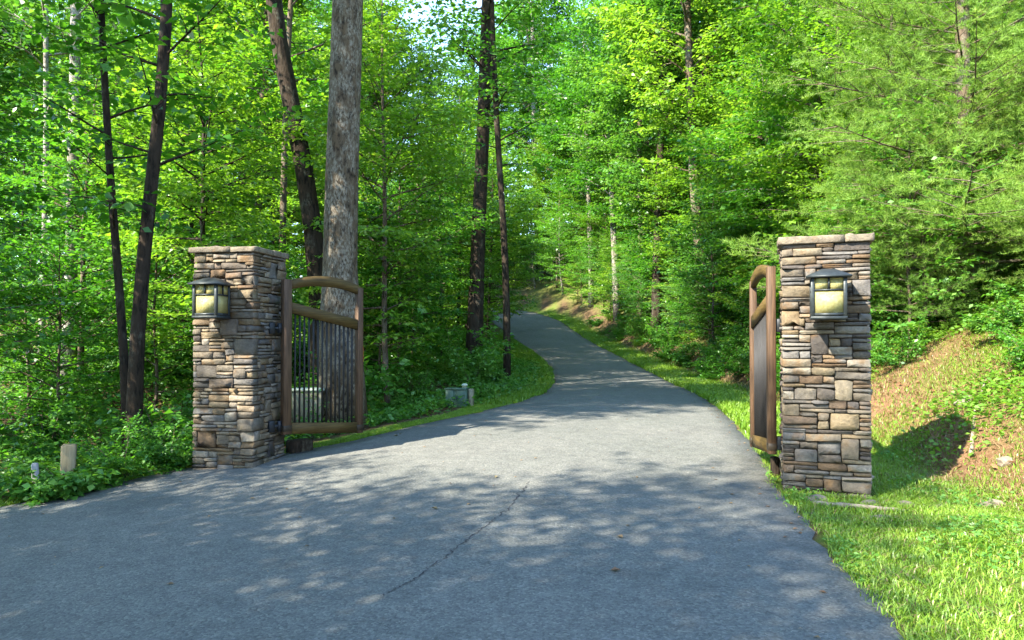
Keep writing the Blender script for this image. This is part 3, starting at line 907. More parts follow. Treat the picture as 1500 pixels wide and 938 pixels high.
def needles_from_twigs(mb, rng, S0, D, Ln, per=46, nl=0.10, nw=0.0042):
    idx = np.repeat(np.arange(len(Ln)), per)
    s = rng.uniform(0.15, 1.02, len(idx)) ** 0.8
    d = D[idx]
    P = S0[idx] + d * (Ln[idx] * s)[:, None]
    rnd = unit(rng.normal(0, 1, (len(idx), 3)))
    ax = unit(d * 0.6 + rnd * 0.85 + np.array([0, 0, 0.25]))
    w = unit(np.cross(ax, rng.normal(0, 1, (len(idx), 3))))
    L = nl * rng.uniform(0.6, 1.15, (len(idx), 1))
    V = np.stack([P - w * nw, P + w * nw, P + ax * L], 1).reshape(-1, 3)
    n = len(idx)
    tw = rng.normal(0, 0.12, len(Ln))
    mb.add(V, np.arange(3 * n).reshape(-1, 3), tint=np.clip(rng.normal(0.45, 0.15, n) + tw[idx], 0, 1))

def bend(rng, p0, d, L, n, curve, wander):
    P = [np.array(p0, float)]; d = unit(np.array(d, float))
    for i in range(n):
        d = unit(d + np.array([0, 0, curve / n]) + rng.normal(0, wander, 3) * [1, 1, 0.6])
        P.append(P[-1] + d * L / n)
    return np.array(P)

def rot_h(d, ang):
    c, s = math.cos(ang), math.sin(ang)
    return np.array([d[0] * c - d[1] * s, d[0] * s + d[1] * c, d[2]])

def grow(seed, trunk, rad, h0=0.3, nb=40, lmax=3.0, e0=20, e1=55, env=None, ls=0.06, lsize=0.10, wr=0.55, flat=0.35,
         twig=(0.30, 0.55), tstep=0.14, bark='bark_brown', leaf='leaf_maple', br=0.30, sides=9, needle=False, curve=-0.15, bare=0.22, per=46, nl=0.10, nw=0.0042, cstep=0.075):
    rng = np.random.default_rng(seed)
    T = np.asarray(trunk, float); n = len(T)
    tt = np.linspace(0, 1, n)
    def at(t): return np.array([np.interp(t, tt, T[:, k]) for k in range(3)])
    fine = np.linspace(0, 1, max(n, 14)); TP = np.stack([np.interp(fine, tt, T[:, k]) for k in range(3)], -1)
    for _ in range(2): TP[1:-1] = (TP[:-2] + 2 * TP[1:-1] + TP[2:]) / 4
    TR = np.interp(fine, np.linspace(0, 1, len(rad)), rad)
    mt = MB(); mt.tube(TP, TR, sides)
    ml = MB(); TW = []
    def sub(path, L, lev, r0):
        if lev >= 3: return
        m = len(path); big = L > 1.1 and lev < 2
        step = tstep if not big else max(0.17, L * cstep)
        k = 0; s = bare * L if lev == 0 else 0.12 * L
        while s < L:
            f = s / L * (m - 1); i = min(int(f), m - 2); p = path[i] + (path[i + 1] - path[i]) * (f - i); d = unit(path[i + 1] - path[i])
            sg = 1 if k % 2 == 0 else -1
            dd = rot_h(d, sg * rng.uniform(0.6, 1.15)); dd[2] = dd[2] * 0.5 + rng.normal(0.02, 0.14); dd = unit(dd)
            cl = L * 0.44 * (1.2 - s / L) * rng.uniform(0.7, 1.2)
            if big and cl > 0.42:
                q = bend(rng, p, dd, cl, 3, curve * 0.7, 0.08)
                ml.tube(q, np.linspace(max(0.004, r0 * 0.4), 0.003, 4), 3, cap=False)
                sub(q, cl, lev + 1, r0 * 0.4)
            else:
                TW.append((p, dd, rng.uniform(*twig)))
            s += step * rng.uniform(0.7, 1.3); k += 1
        TW.append((path[-1], unit(path[-1] - path[-2]), rng.uniform(*twig)))
    az = rng.uniform(0, 6)
    for i in range(nb):
        u = (i + rng.uniform(0, 0.9)) / nb
        t = h0 + (0.985 - h0) * u
        p = at(t); az += 2.4 + rng.normal(0, 0.4)
        e = math.radians(e0 + (e1 - e0) * u + rng.normal(0, 7))
        ev = env(u) if env else (0.55 + 0.9 * u) if u < 0.4 else 1.0 - 0.85 * ((u - 0.4) / 0.6) ** 1.4
        L = lmax * max(0.12, ev) * rng.uniform(0.7, 1.2)
        d = np.array([math.cos(az) * math.cos(e), math.sin(az) * math.cos(e), math.sin(e)])
        P = bend(rng, p, d, L, 5, curve, 0.07)
        r = min(np.interp(t, np.linspace(0, 1, len(rad)), rad) * 0.6, 0.012 * L * br / 0.3 + 0.004)
        ml.tube(P, np.linspace(r, 0.004, 6), 4, cap=False)
        sub(P, L, 0, r)
    S0 = np.array([q[0] for q in TW]); D = np.array([q[1] for q in TW]); Ln = np.array([q[2] for q in TW])
    mc = MB()
    if needle: needles_from_twigs(mc, rng, S0, D, Ln, per, nl, nw)
    else: leaves_from_twigs(mc, rng, S0, D, Ln, ls, lsize, wr, flat)
    return (mt.mesh('trunk', M[bark], True), ml.mesh('branches', M[bark], True), mc.mesh('crown', M[leaf], False, True), len(mc.f[0]))

TRI = [0]
def put_tree(name, ms, loc, rz, sc, label, cat='tree', group=None, lean=(0, 0), trunk_part='trunk'):
    r = empty(name, loc, rz, sc)
    r.rotation_euler[0], r.rotation_euler[1] = lean
    tag(r, label, cat, group)
    for nm, me in zip((trunk_part, 'branches', 'crown'), ms[:3]):
        if me is None: continue
        o = link(bpy.data.objects.new(nm, me), r)
        if nm == 'crown': o['kind'] = 'stuff'
    return r

def sway(rng, h, n=7, amp=0.15, lean=(0, 0)):
    z = np.linspace(0, h, n)
    x = np.cumsum(rng.normal(0, amp, n)) * 0.5; y = np.cumsum(rng.normal(0, amp, n)) * 0.5
    x -= x[0]; y -= y[0]
    return np.stack([x + lean[0] * z, y + lean[1] * z, z - 0.0], -1)

def px(x, y, d):
    """a point at distance d whose place in the photograph was measured at (x, y) of 1500 x 938"""
    return np.array([(x - 750) / 1050 * d, d, EYE + (500 - y) / 1050 * d])

# --- prototypes
prng = np.random.default_rng(5)
CAN = []   # tall canopy trees
for i in range(4):
    h = [17, 19, 15.5, 18][i]
    CAN.append(grow(100 + i, sway(prng, h, 8, 0.22), [0.20, 0.165, 0.14, 0.11, 0.07, 0.02], 0.28, 46, 4.0, 22, 60, ls=0.070, lsize=0.165, wr=0.66, twig=(0.4, 0.7), tstep=0.14, cstep=0.06,
                    bark=['bark_brown', 'bark_pale', 'bark_dark', 'bark_brown'][i], leaf=['leaf_oak', 'leaf_maple', 'leaf_oak', 'leaf_yellow'][i], flat=0.5))
UND = []   # understory trees with foliage down low
for i in range(5):
    h = [7.5, 9.0, 6.2, 8.2, 10.0][i]
    UND.append(grow(200 + i, sway(prng, h, 7, 0.16), [0.075, 0.06, 0.045, 0.03, 0.01], [0.16, 0.2, 0.12, 0.15, 0.14][i], [40, 46, 36, 42, 52][i], [2.5, 2.7, 2.2, 2.6, 2.6][i], 8, 45, ls=0.060, lsize=0.125, wr=0.64,
                    bark=['bark_brown', 'bark_dark', 'bark_pale', 'bark_dark', 'bark_brown'][i], leaf=['leaf_maple', 'leaf_yellow', 'leaf_maple', 'leaf_oak', 'leaf_yellow'][i], flat=0.42, twig=(0.32, 0.6), tstep=0.11, cstep=0.05))
SAP = []   # saplings and big bushes
for i in range(4):
    h = [3.4, 4.0, 2.8, 3.2][i]
    SAP.append(grow(300 + i, sway(prng, h, 6, 0.1), [0.03, 0.024, 0.016, 0.006], 0.10, [34, 36, 30, 34][i], 1.6, 12, 55, ls=0.05, lsize=0.105, wr=0.64,
                    bark='bark_brown', leaf=['leaf_maple', 'leaf_shrub', 'leaf_yellow', 'leaf_maple'][i], flat=0.42, twig=(0.25, 0.45), tstep=0.075))
def shrub(seed, h, w, leaf, lsize=0.075, nst=9, wr=0.55):
    rng = np.random.default_rng(seed); ml = MB(); TW = []
    for k in range(nst):
        a = k * 2.4 + rng.normal(0, 0.3); e = rng.uniform(0.5, 1.4)
        d = (math.cos(a) * math.cos(e), math.sin(a) * math.cos(e), math.sin(e))
        L = h * rng.uniform(0.7, 1.1) if e > 1 else w * rng.uniform(0.6, 1.0)
        P = bend(rng, (rng.normal(0, 0.05), rng.normal(0, 0.05), -0.05), d, L, 5, -0.35, 0.1)
        ml.tube(P, np.linspace(0.012, 0.003, 6), 4, cap=False)
        s = 0.15
        while s < 1:
            f = s * 5; i = min(int(f), 4); p = P[i] + (P[i + 1] - P[i]) * (f - i)
            dd = rot_h(unit(P[i + 1] - P[i]), rng.uniform(-1.4, 1.4)); dd[2] = rng.normal(0.1, 0.25)
            TW.append((p, unit(dd), rng.uniform(0.16, 0.42) * (0.6 + 0.4 * h))); s += 0.030
    S0 = np.array([q[0] for q in TW]); D = np.array([q[1] for q in TW]); Ln = np.array([q[2] for q in TW])
    mc = MB(); leaves_from_twigs(mc, rng, S0, D, Ln, 0.034, lsize, wr, 0.4)
    return (ml.mesh('stems', M['bark_brown'], True), None, mc.mesh('crown', M[leaf], False, True), len(mc.f[0]))
SHR = [shrub(400, 0.9, 0.8, 'leaf_shrub'), shrub(401, 1.3, 1.0, 'leaf_maple', 0.09, 11), shrub(402, 0.6, 0.7, 'leaf_yellow', 0.07, 8), shrub(403, 1.1, 1.1, 'leaf_shrub', 0.10, 10, 0.7), shrub(404, 0.45, 0.55, 'leaf_shrub', 0.085, 8, 0.75)]
FEA = []   # feathery, fine-leaved saplings on the bank
for i in range(2):
    h = [4.2, 5.0][i]
    FEA.append(grow(500 + i, sway(prng, h, 6, 0.12), [0.045, 0.035, 0.02, 0.008], 0.12, 40, 2.0, 5, 45, ls=0.024, lsize=0.060, wr=0.36, bark='bark_dark', leaf='leaf_feather', flat=0.25, twig=(0.3, 0.55), tstep=0.12, curve=-0.35))
def pine_env(u): return max(0.08, 1.0 - 0.92 * u)
PIN = [grow(600, sway(prng, 11.5, 7, 0.06), [0.16, 0.13, 0.10, 0.06, 0.015], 0.05, 96, 3.7, -2, 38, env=pine_env, bark='bark_brown', leaf='needle', needle=True, twig=(0.20, 0.40), tstep=0.13, cstep=0.06, curve=0.12, per=56, nl=0.105, nw=0.0036, bare=0.15, br=0.16),
       grow(601, sway(prng, 8.0, 7, 0.05), [0.11, 0.09, 0.07, 0.04, 0.012], 0.05, 72, 2.7, -2, 38, env=pine_env, bark='bark_brown', leaf='needle', needle=True, twig=(0.20, 0.38), tstep=0.13, cstep=0.06, curve=0.12, per=60, nl=0.10, nw=0.0036, bare=0.15, br=0.16)]

# --- the trees one can tell apart by their trunks
def hero(name, label, base, pts, rad, seed, bark, leaf='leaf_oak', extra=12.0, h0=0.45, nb=26, lmax=3.2, **kw):
    """pts: points of the trunk; carried on upwards by extra metres"""
    rng = np.random.default_rng(seed)
    P = [np.asarray(q, float) for q in pts]
    d = unit(P[-1] - P[-2]) * 0.4 + np.array([0, 0, 0.8])
    for k in range(3):
        P.append(P[-1] + d * extra / 3 + rng.normal(0, 0.12, 3) * [1, 1, 0])
    P = np.array(P); b0 = P[0].copy()
    # equal spacing
    s = np.concatenate([[0], np.cumsum(np.linalg.norm(np.diff(P, axis=0), axis=1))]); q = np.linspace(0, s[-1], 16)
    P = np.stack([np.interp(q, s, P[:, k]) for k in range(3)], -1)
    ms = grow(seed, P - b0, rad, h0, nb, lmax, 20, 55, bark=bark, leaf=leaf, ls=0.08, lsize=0.15, wr=0.66, flat=0.5, twig=(0.4, 0.7), tstep=0.2, cstep=0.10, sides=14, **kw)
    return put_tree(name, ms, b0, 0, 1, label, 'tree')
def gpt(x, y): return np.array([x, y, float(ground_z(x, y)) - 0.1])
o_base = gpt(-2.52, 10.7)
hero('oak_tree', 'large pale grey barked tree rising straight behind the barred gate', None, [o_base, px(494, 400, 10.7), px(502, 200, 10.7), px(509, 0, 10.7)], [0.40, 0.255, 0.235, 0.222, 0.20, 0.17, 0.13, 0.08, 0.03], 700, 'bark_oak', extra=11, h0=0.36, nb=34)
hero('leaning_tree', 'dark trunked tree leaning left behind the large pale oak', None, [gpt(-3.55, 13.4), px(468, 400, 13.4), px(452, 260, 13.4), px(425, 150, 13.4), px(402, 60, 13.4), px(390, -40, 13.4)], [0.20, 0.175, 0.165, 0.15, 0.13, 0.10, 0.07, 0.03], 701, 'bark_dark', extra=8, h0=0.5)
hero('twin_tree', 'dark slender forked tree at the road edge outside the pillar', None, [gpt(-4.85, 9.2), px(196, 520, 9.2), px(206, 400, 9.2), px(222, 250, 9.2), px(240, 100, 9.2), px(247, -30, 9.2)], [0.115, 0.088, 0.078, 0.070, 0.060, 0.05, 0.03, 0.02], 702, 'bark_dark', 'leaf_maple', extra=7, h0=0.24, nb=34, lmax=2.2)
hero('twin_tree', 'thinner dark stem leaning away from the forked tree by the road', None, [gpt(-5.0, 9.35), px(186, 540, 9.4), px(172, 400, 9.5), px(158, 250, 9.6), px(150, 100, 9.7), px(140, -30, 9.8)], [0.065, 0.054, 0.048, 0.042, 0.036, 0.03, 0.02], 703, 'bark_dark', 'leaf_maple', extra=5, h0=0.25, nb=28, lmax=2.0)
hero('woodland_tree', 'straight light brown trunk standing alone in the woods left of the pillar', None, [gpt(-9.9, 16.0), px(103, 420, 16), px(105, 230, 16), px(108, 0, 16)], [0.16, 0.125, 0.115, 0.10, 0.08, 0.05, 0.02], 704, 'bark_pale', extra=8, h0=0.38)
hero('woodland_tree', 'thin pale pole of a tree at the far edge of the woods', None, [gpt(-12.3, 18.7), px(63, 420, 18.7), px(66, 230, 18.7), px(62, 0, 18.7)], [0.09, 0.075, 0.065, 0.055, 0.04, 0.02], 705, 'bark_pale', extra=6, h0=0.4, nb=22)
hero('roadside_tree', 'tall dark straight tree behind the green utility box', None, [gpt(-0.98, 18.0), px(696, 480, 18), px(701, 330, 18), px(708, 180, 18), px(714, 10, 18)], [0.24, 0.185, 0.17, 0.155, 0.13, 0.10, 0.06, 0.02], 706, 'bark_dark', extra=8, h0=0.33, nb=30)
hero('roadside_tree', 'thin dark tree at the grassy bend beside the tall dark tree', None, [gpt(-0.12, 17.4), px(743, 450, 17.4), px(738, 330, 17.4), px(727, 180, 17.4), px(722, 60, 17.4)], [0.10, 0.085, 0.075, 0.07, 0.05, 0.03, 0.015], 707, 'bark_dark', 'leaf_maple', extra=5, h0=0.36, nb=24, lmax=2.4)
hero('woodland_tree', 'slim dark trunk between the forked tree and the leaning tree', None, [gpt(-5.3, 16.5), px(412, 380, 16.5), px(416, 220, 16.5), px(420, 40, 16.5)], [0.09, 0.08, 0.07, 0.06, 0.04, 0.02], 708, 'bark_brown', 'leaf_maple', extra=5, h0=0.4, nb=22)
for (x, y, d, lab, bk) in ((1172, 330, 24, 'slender pale trunk rising behind the gate and bank, left of a similar one', 'bark_pale'),
                       (1203, 330, 25.5, 'pale mottled straight trunk high above the lantern pillar by the bank', 'bark_pale'),
                       (1222, 330, 27, 'darker thin trunk close behind the pale mottled trunks on the hillside', 'bark_brown')):
    bx_ = (x - 750) / 1050 * d
    b0 = gpt(bx_, d)
    hero('hillside_tree', lab, None, [b0, px(x - 3, 250, d), px(x - 6, 100, d), px(x - 8, -20, d)], [0.17, 0.15, 0.135, 0.12, 0.08, 0.04, 0.02], 720 + x, bk, 'leaf_maple', extra=7, h0=0.42, nb=26, lmax=2.8)

# overhanging limb that reaches in from the left
# --- the mass of the wood: individuals placed one by one from lists
frng = np.random.default_rng(42)
def place_group(kind, protos, spots, names, label, cat, group, smin=0.85, smax=1.2, dz=-0.06, trunk_part='trunk', maxz=None):
    for (x, y) in spots:
        k = int(frng.integers(0, len(protos)))
        s = frng.uniform(smin, smax)
        put_tree(names, protos[k], (x, y, float(ground_z(x, y)) + dz), frng.uniform(0, 6.28), s, label, cat, group, trunk_part=trunk_part)

def scatter(n, xr, yr, keep, mind, seed):
    rng = np.random.default_rng(seed); out = []
    for _ in range(n * 60):
        if len(out) >= n: break
        x, y = rng.uniform(*xr), rng.uniform(*yr)
        if not keep(x, y): continue
        if any((x - a) ** 2 + (y - b) ** 2 < mind ** 2 for a, b in out): continue
        out.append((x, y))
    return out
def left_of(m): return lambda x, y: x < Lf(y) - m
def right_of(m): return lambda x, y: x > Rf(y) + m
def in_view(x, y, pad=3): return abs(x) < 0.72 * y + pad

# left wood
def where(x, y):
    p = 750 + 1050 * x / max(y, 1)
    if x < Lf(y):
        for lim, t in ((100, 'outside the light brown trunk'), (200, 'between the brown trunk and forked tree'), (285, 'between the forked tree and the pillar'),
                       (420, 'behind the pillar in the woods'), (530, 'behind the barred gate'), (615, 'just beyond the pale oak'), (690, 'close by the tall dark roadside tree'), (9999, 'beyond the bend')):
            if p < lim: return t
    for lim, t in ((860, 'above the far end of the driveway'), (930, 'above the upper cut bank'), (1010, 'above the middle of the cut bank'), (1090, 'above the cut bank by the gate'),
                   (1145, 'behind the edge-on gate'), (1280, 'behind the pillar at the bank'), (9999, 'above the clay bank')):
        if p < lim: return t
TONE = {'leaf_maple': 'deep green', 'leaf_oak': 'mid green', 'leaf_yellow': 'yellow-green', 'leaf_shrub': 'fresh green', 'leaf_feather': 'blue-green', 'needle': 'light green'}
def place_all(protos, spots, name, noun, cat, group, smin, smax, dz=-0.06, trunk_part='trunk', ks=None, how=''):
    for (x, y) in spots:
        k = int(frng.integers(0, len(protos))) if ks is None else int(frng.choice(ks))
        s = frng.uniform(smin, smax)
        tone = TONE[protos[k][2].materials[0].name.replace('.001', '')]
        dep = 'in front' if y < 14 else 'further in' if y < 24 else 'deep in' if y < 40 else 'far off'
        lab = f'{how}{tone} {noun} {where(x, y)}, {dep}'
        put_tree(name, protos[k], (x, y, float(ground_z(x, y)) + dz), frng.uniform(0, 6.28), s, lab, cat, group, trunk_part=trunk_part)
def row(side, ys, off0, off1, seed):
    rng = np.random.default_rng(seed); out = []
    for y in ys:
        yy = y + rng.uniform(-0.5, 0.5)
        o = rng.uniform(off0, off1)
        out.append((Lf(yy) - o, yy) if side < 0 else (Rf(yy) + o, yy))
    return out
def sunny(x, y):      # the clearing that lets the sun onto the road at the gate
    return not (x > -6.6 and y < 12)
def glade(x, y):      # a thinner strip of wood through which the sun reaches the trees behind
    return abs((x + 2) * 0.6 - (y - 27) * 0.8) < 3.0 and x < 0
place_all(CAN, scatter(18, (-36, -5), (22, 62), lambda x, y: x < Lf(y) - 6 and in_view(x, y) and not glade(x, y), 3.4, 1), 'canopy_tree', 'tall broadleaf tree', 'tree', 'tall trees of the wood', 0.85, 1.15)
place_all(UND, scatter(44, (-26, -2), (12.5, 46), lambda x, y: x < Lf(y) - 3.0 and in_view(x, y, 1) and not glade(x, y) and not (x > -7 and y < 24), 2.0, 2), 'understory_tree', 'understory tree', 'tree', 'understory trees of the wood', 0.85, 1.2)
place_all(UND, row(-1, np.arange(26, 45, 2.2), 2.0, 3.6, 21), 'understory_tree', 'roadside tree', 'tree', 'trees lining the left of the driveway', 0.9, 1.25)
place_all(SAP, scatter(40, (-16, -1.5), (9.5, 34), lambda x, y: x < Lf(y) - 1.9 and in_view(x, y, 0) and sunny(x, y - 2), 1.35, 3), 'sapling', 'slim sapling', 'sapling', 'saplings of the wood', 0.75, 1.2)
place_all(SHR, scatter(75, (-13, -0.5), (7.0, 26), lambda x, y: x < Lf(y) - 0.8 and in_view(x, y, 0) and not (-4.6 < x < -2.2 and y < 8.9) and not (-2.3 < x < 0.1 and 10.4 < y < 13.5), 0.7, 4), 'shrub', 'low shrub', 'shrub', 'shrubs of the wood floor', 0.8, 1.35, 0, 'stems')
place_all(UND, row(-1, np.arange(13.6, 26, 2.1), 2.2, 3.4, 22), 'understory_tree', 'grassy-bend tree', 'tree', 'trees lining the left of the driveway', 0.68, 0.92, ks=[1, 4, 0])
# foliage that reaches over the near left edge of the wood
place_all(UND, [(-7.4, 8.6), (-8.8, 11.0), (-5.9, 13.6)], 'understory_tree', 'spreading tree', 'tree', 'front trees of the wood', 0.8, 1.0)
place_all(SHR, [(-4.95, 7.42), (-4.30, 7.50), (-5.30, 7.0), (-4.2, 7.75), (-5.6, 6.7), (-5.0, 7.9), (-4.0, 8.25), (-6.0, 7.3)], 'shrub', 'low roadside shrub', 'shrub', 'shrubs round the wooden post', 0.42, 0.62, 0, 'stems')
place_all(SHR, [(-4.38, 7.10), (-4.52, 6.98)], 'shrub', 'plant over the post', 'plant', 'shrubs round the wooden post', 0.85, 1.0, 0, 'stems', ks=[4])
# right bank and hill
place_all(CAN, scatter(26, (5, 44), (24, 70), lambda x, y: x > Rf(y) + 8 and in_view(x, y), 3.4, 5), 'canopy_tree', 'tall broadleaf tree', 'tree', 'tall trees of the hillside', 0.85, 1.1)
place_all(CAN, row(1, np.arange(19, 60, 3.4), 5.0, 8.5, 35), 'canopy_tree', 'tall bank-top tree', 'tree', 'tall trees of the hillside', 0.8, 1.05)
place_all(UND, row(1, np.arange(15, 62, 2.4), 2.9, 4.4, 31), 'understory_tree', 'bank-top tree', 'tree', 'trees lining the cut bank', 0.85, 1.2)
place_all(UND, row(1, np.arange(17, 62, 2.4), 6.0, 9.0, 32), 'understory_tree', 'hillside tree', 'tree', 'understory trees of the hillside', 1.1, 1.5)
place_all(UND, scatter(14, (10, 30), (18, 48), lambda x, y: x > Rf(y) + 9 and in_view(x, y, 1), 2.6, 6), 'understory_tree', 'upper hillside tree', 'tree', 'understory trees of the hillside', 1.1, 1.5)
place_all(SAP, row(1, np.arange(11.5, 50, 1.6), 2.3, 3.4, 33), 'sapling', 'bank sapling', 'sapling', 'saplings of the bank', 0.6, 1.0)
place_all(FEA, row(1, np.arange(15, 38, 2.2), 1.9, 3.6, 34), 'feathery_tree', 'fine-leaved feathery tree', 'tree', 'feathery trees of the bank', 0.65, 1.05)
place_all(SHR, scatter(56, (3.5, 16), (10.5, 44), lambda x, y: Rf(y) + 1.5 < x < Rf(y) + 4.2 and in_view(x, y, 0), 0.8, 9), 'shrub', 'low shrub', 'shrub', 'shrubs of the cut bank', 0.7, 1.2, 0, 'stems')
place_all(SHR, scatter(30, (5.0, 11), (6.5, 12.5), lambda x, y: x > Rf(y) + 3.0, 0.7, 10), 'shrub', 'bank-top shrub', 'shrub', 'shrubs atop the clay bank', 0.5, 0.95, 0, 'stems')
place_all(SHR, row(1, np.arange(11, 40, 1.1), 1.25, 2.3, 41), 'shrub', 'verge-side shrub', 'shrub', 'shrubs at the foot of the cut bank', 0.5, 0.85, 0, 'stems')
place_all(UND, row(1, np.arange(14.5, 44, 2.3), 2.5, 3.6, 42), 'understory_tree', 'young bank tree', 'tree', 'young trees on the cut bank', 0.5, 0.72)
place_all(SAP, row(1, np.arange(23, 50, 1.5), 2.0, 4.6, 43), 'sapling', 'bushy sapling', 'sapling', 'bushy saplings of the upper bank', 0.95, 1.4)
place_all(FEA, row(1, np.arange(24, 46, 3.0), 2.6, 4.4, 44), 'feathery_tree', 'fine-leaved young tree', 'tree', 'feathery trees of the bank', 0.9, 1.2)
# pines on the right
for (x, y, k, s, lab) in ((7.5, 11.9, 0, 1.0, 'big soft light green pine towering over the clay bank at the right edge'),
                          (8.6, 14.6, 1, 1.1, 'smaller light green pine between the stone pillar and the big pine'),
                          (9.6, 13.0, 0, 1.0, 'light green pine behind the big pine at the picture edge'),
                          (6.9, 12.8, 1, 0.85, 'middling pine whose soft boughs spread behind the lantern pillar at the bank'),
                          (9.2, 11.3, 1, 0.95, 'pine with pale boughs at the right picture edge before the big pine'),
                          (7.9, 9.6, 1, 0.62, 'young pine with drooping low boughs at the top of the clay bank'),
                          (6.7, 11.6, 1, 0.45, 'waist-high young pine just right of the pillar at the bank')):
    put_tree('pine_tree', PIN[k], (x, y, float(ground_z(x, y)) - 0.1), frng.uniform(0, 6), s, lab, 'tree', 'pines above the bank')
# trees behind the bend that close the view
place_all(UND, [(-1.0, 62), (-8.5, 56), (2.2, 62), (5.0, 58), (0.5, 68), (7.5, 62), (-4.5, 65), (-8, 59), (3.8, 66), (-11, 63), (6.2, 54)], 'understory_tree', 'distant tree', 'tree', 'trees behind the bend', 1.1, 1.5)
place_all(CAN, scatter(12, (-48, -10), (46, 72), lambda x, y: in_view(x, y, 2), 4.5, 51), 'canopy_tree', 'high far tree', 'tree', 'high trees behind the wood', 1.35, 1.65)
place_all(CAN, [(-9, 64), (-14, 62), (-4, 70), (2.5, 66), (-19, 60), (0.5, 74)], 'canopy_tree', 'towering far tree', 'tree', 'trees behind the bend', 1.45, 1.7)
place_all(CAN, [(-1.5, 78), (6, 76), (-8, 76), (13, 72), (-15, 74), (8.5, 52), (10.5, 58), (7.5, 64), (3.0, 72), (5.6, 66), (9.5, 47)], 'canopy_tree', 'distant tall tree', 'tree', 'trees behind the bend', 0.9, 1.1)
place_all(CAN, [(6.2, 31), (6.4, 36), (6.0, 41), (7.2, 27), (5.2, 47)], 'canopy_tree', 'tall overhanging tree', 'tree', 'tall trees leaning over the driveway', 1.05, 1.25)
# trees behind the photographer that shade the road
SHADE = [(CAN, -8.2, 7.0, 1, 0.88), (UND, -8.4, 3.7, 1, 0.85), (UND, -6.3, -0.9, 3, 1.1), (UND, -7.0, -0.5, 4, 1.15), (UND, -7.9, 1.3, 1, 0.9), (UND, -6.9, -2.6, 1, 1.15), (UND, -7.6, -5.4, 3, 1.25), (UND, -5.2, -6.5, 0, 1.2), (UND, -6.4, -4.4, 1, 1.1), (UND, -8.4, -7.8, 4, 1.3), (UND, -4.8, -8.8, 1, 1.3), (UND, -9.6, 1.2, 1, 0.95), (CAN, -9.5, -12, 0, 0.8)]
for q, (pr_, x, y, k, s) in enumerate(SHADE):
    put_tree('canopy_tree', pr_[k], (x, y, float(ground_z(x, y)) - 0.1), 1.1 * q, s, 'tall tree whose boughs hang in at the upper left' if y > 5 else 'broadleaf tree beside the lower driveway behind the viewpoint', 'tree', 'trees along the lower driveway')

# ------------------------------------------------------------------ grass, herbs, litter
def blades(name, spots, hgt, wid, mat, label, rng, lean=0.5, kind='stuff', tint=0.45):
    n = len(spots); x, y = spots[:, 0], spots[:, 1]
    z = ground_z(x, y) - 0.01
    a = rng.uniform(0, 6.28, n); b = a + math.pi / 2 + rng.normal(0, 0.4, n)
    h = hgt * rng.uniform(0.45, 1.25, n); w = wid * rng.uniform(0.7, 1.3, n)
    ln = h * rng.uniform(0.15, lean * 2, n)
    s = np.stack([np.cos(a), np.sin(a), 0 * a], -1) * (w / 2)[:, None]
    d = np.stack([np.cos(b), np.sin(b), 0 * b], -1)
    p = np.stack([x, y, z], -1); up = np.array([0, 0, 1.0])
    m1 = p + up * (h * 0.6)[:, None] + d * (ln * 0.35)[:, None]
    t1 = p + up * (h * (1 - 0.25 * lean))[:, None] + d * ln[:, None]
    V = np.stack([p - s, p + s, m1 + s * 0.75, m1 - s * 0.75, t1], 1).reshape(-1, 3)
    i = np.arange(n)[:, None] * 5
    tn = np.clip(rng.normal(tint, 0.22, n), 0, 1)
    m = MB(); m.add(V, i + np.array([0, 1, 2, 3]), tint=tn); m.f.append(i + np.array([3, 2, 4])); m.tint.append(tn)
    o = m.obj(name, M[mat], tint=True)
    return tag(o, label, 'grass', kind=kind)

grng = np.random.default_rng(77)
def rnd_spots(n, xr, yr, dens):
    out = []
    got = 0
    while got < n:
        x = grng.uniform(*xr, 40000); y = grng.uniform(*yr, 40000)
        k = grng.random(40000) < dens(x, y)
        out.append(np.stack([x[k], y[k]], -1)); got += int(k.sum())
    return np.concatenate(out)[:n]
def patch(x, y, f=1.0):
    return 0.5 + 0.25 * np.sin(x * 2.3 * f + 1.7 * np.sin(y * 1.1 * f)) + 0.25 * np.cos(y * 2.9 * f - x * 1.2 * f + 0.8)
def in_pillar(x, y):
    q = (np.abs((x - rc[0]) * ru[0] + (y - rc[1]) * ru[1]) < 0.42) & (np.abs((x - rc[0]) * rv[0] + (y - rc[1]) * rv[1]) < 0.42)
    q2 = (np.abs((x - lc[0]) * lu[0] + (y - lc[1]) * lu[1]) < 0.42) & (np.abs((x - lc[0]) * lv[0] + (y - lc[1]) * lv[1]) < 0.42)
    return q | q2
def dens_verge(x, y):
    d = x - Rf(y) + 0.05
    edge = smooth01(-0.08 + 0.14 * patch(x, y, 3.1), 0.14, d) * (1 - smooth01(1.5, 2.0, d + 0.35 * (patch(x, y, 0.8) - 0.5)))
    bare = 1 - 0.85 * np.exp(-(((x - 2.95) / 0.45) ** 2 + ((y - 5.68) / 0.12) ** 2))
    return edge * np.clip(0.16 + 0.84 * patch(x, y) * (0.6 + 0.4 * patch(x, y, 2.7)), 0, 1) * bare * ~in_pillar(x, y)
blades('grass', rnd_spots(80000, (1.6, 5.2), (2.6, 9.5), dens_verge), 0.065, 0.0070, 'grass', 'thick bright green verge grass before the pillar at the bank', grng, 0.7)
def dens_far(x, y):
    d = x - Rf(y)
    return smooth01(-0.03, 0.1, d) * (1 - smooth01(0.9, 1.4, d)) * (0.4 + 0.6 * patch(x, y))
blades('grass', rnd_spots(50000, (2.5, 6.5), (9.5, 52), lambda x, y: dens_far(x, y) * np.clip(20 / y, 0.2, 1)), 0.14, 0.014, 'grass', 'green grass strip along the driveway below the cut bank', grng, 0.6)
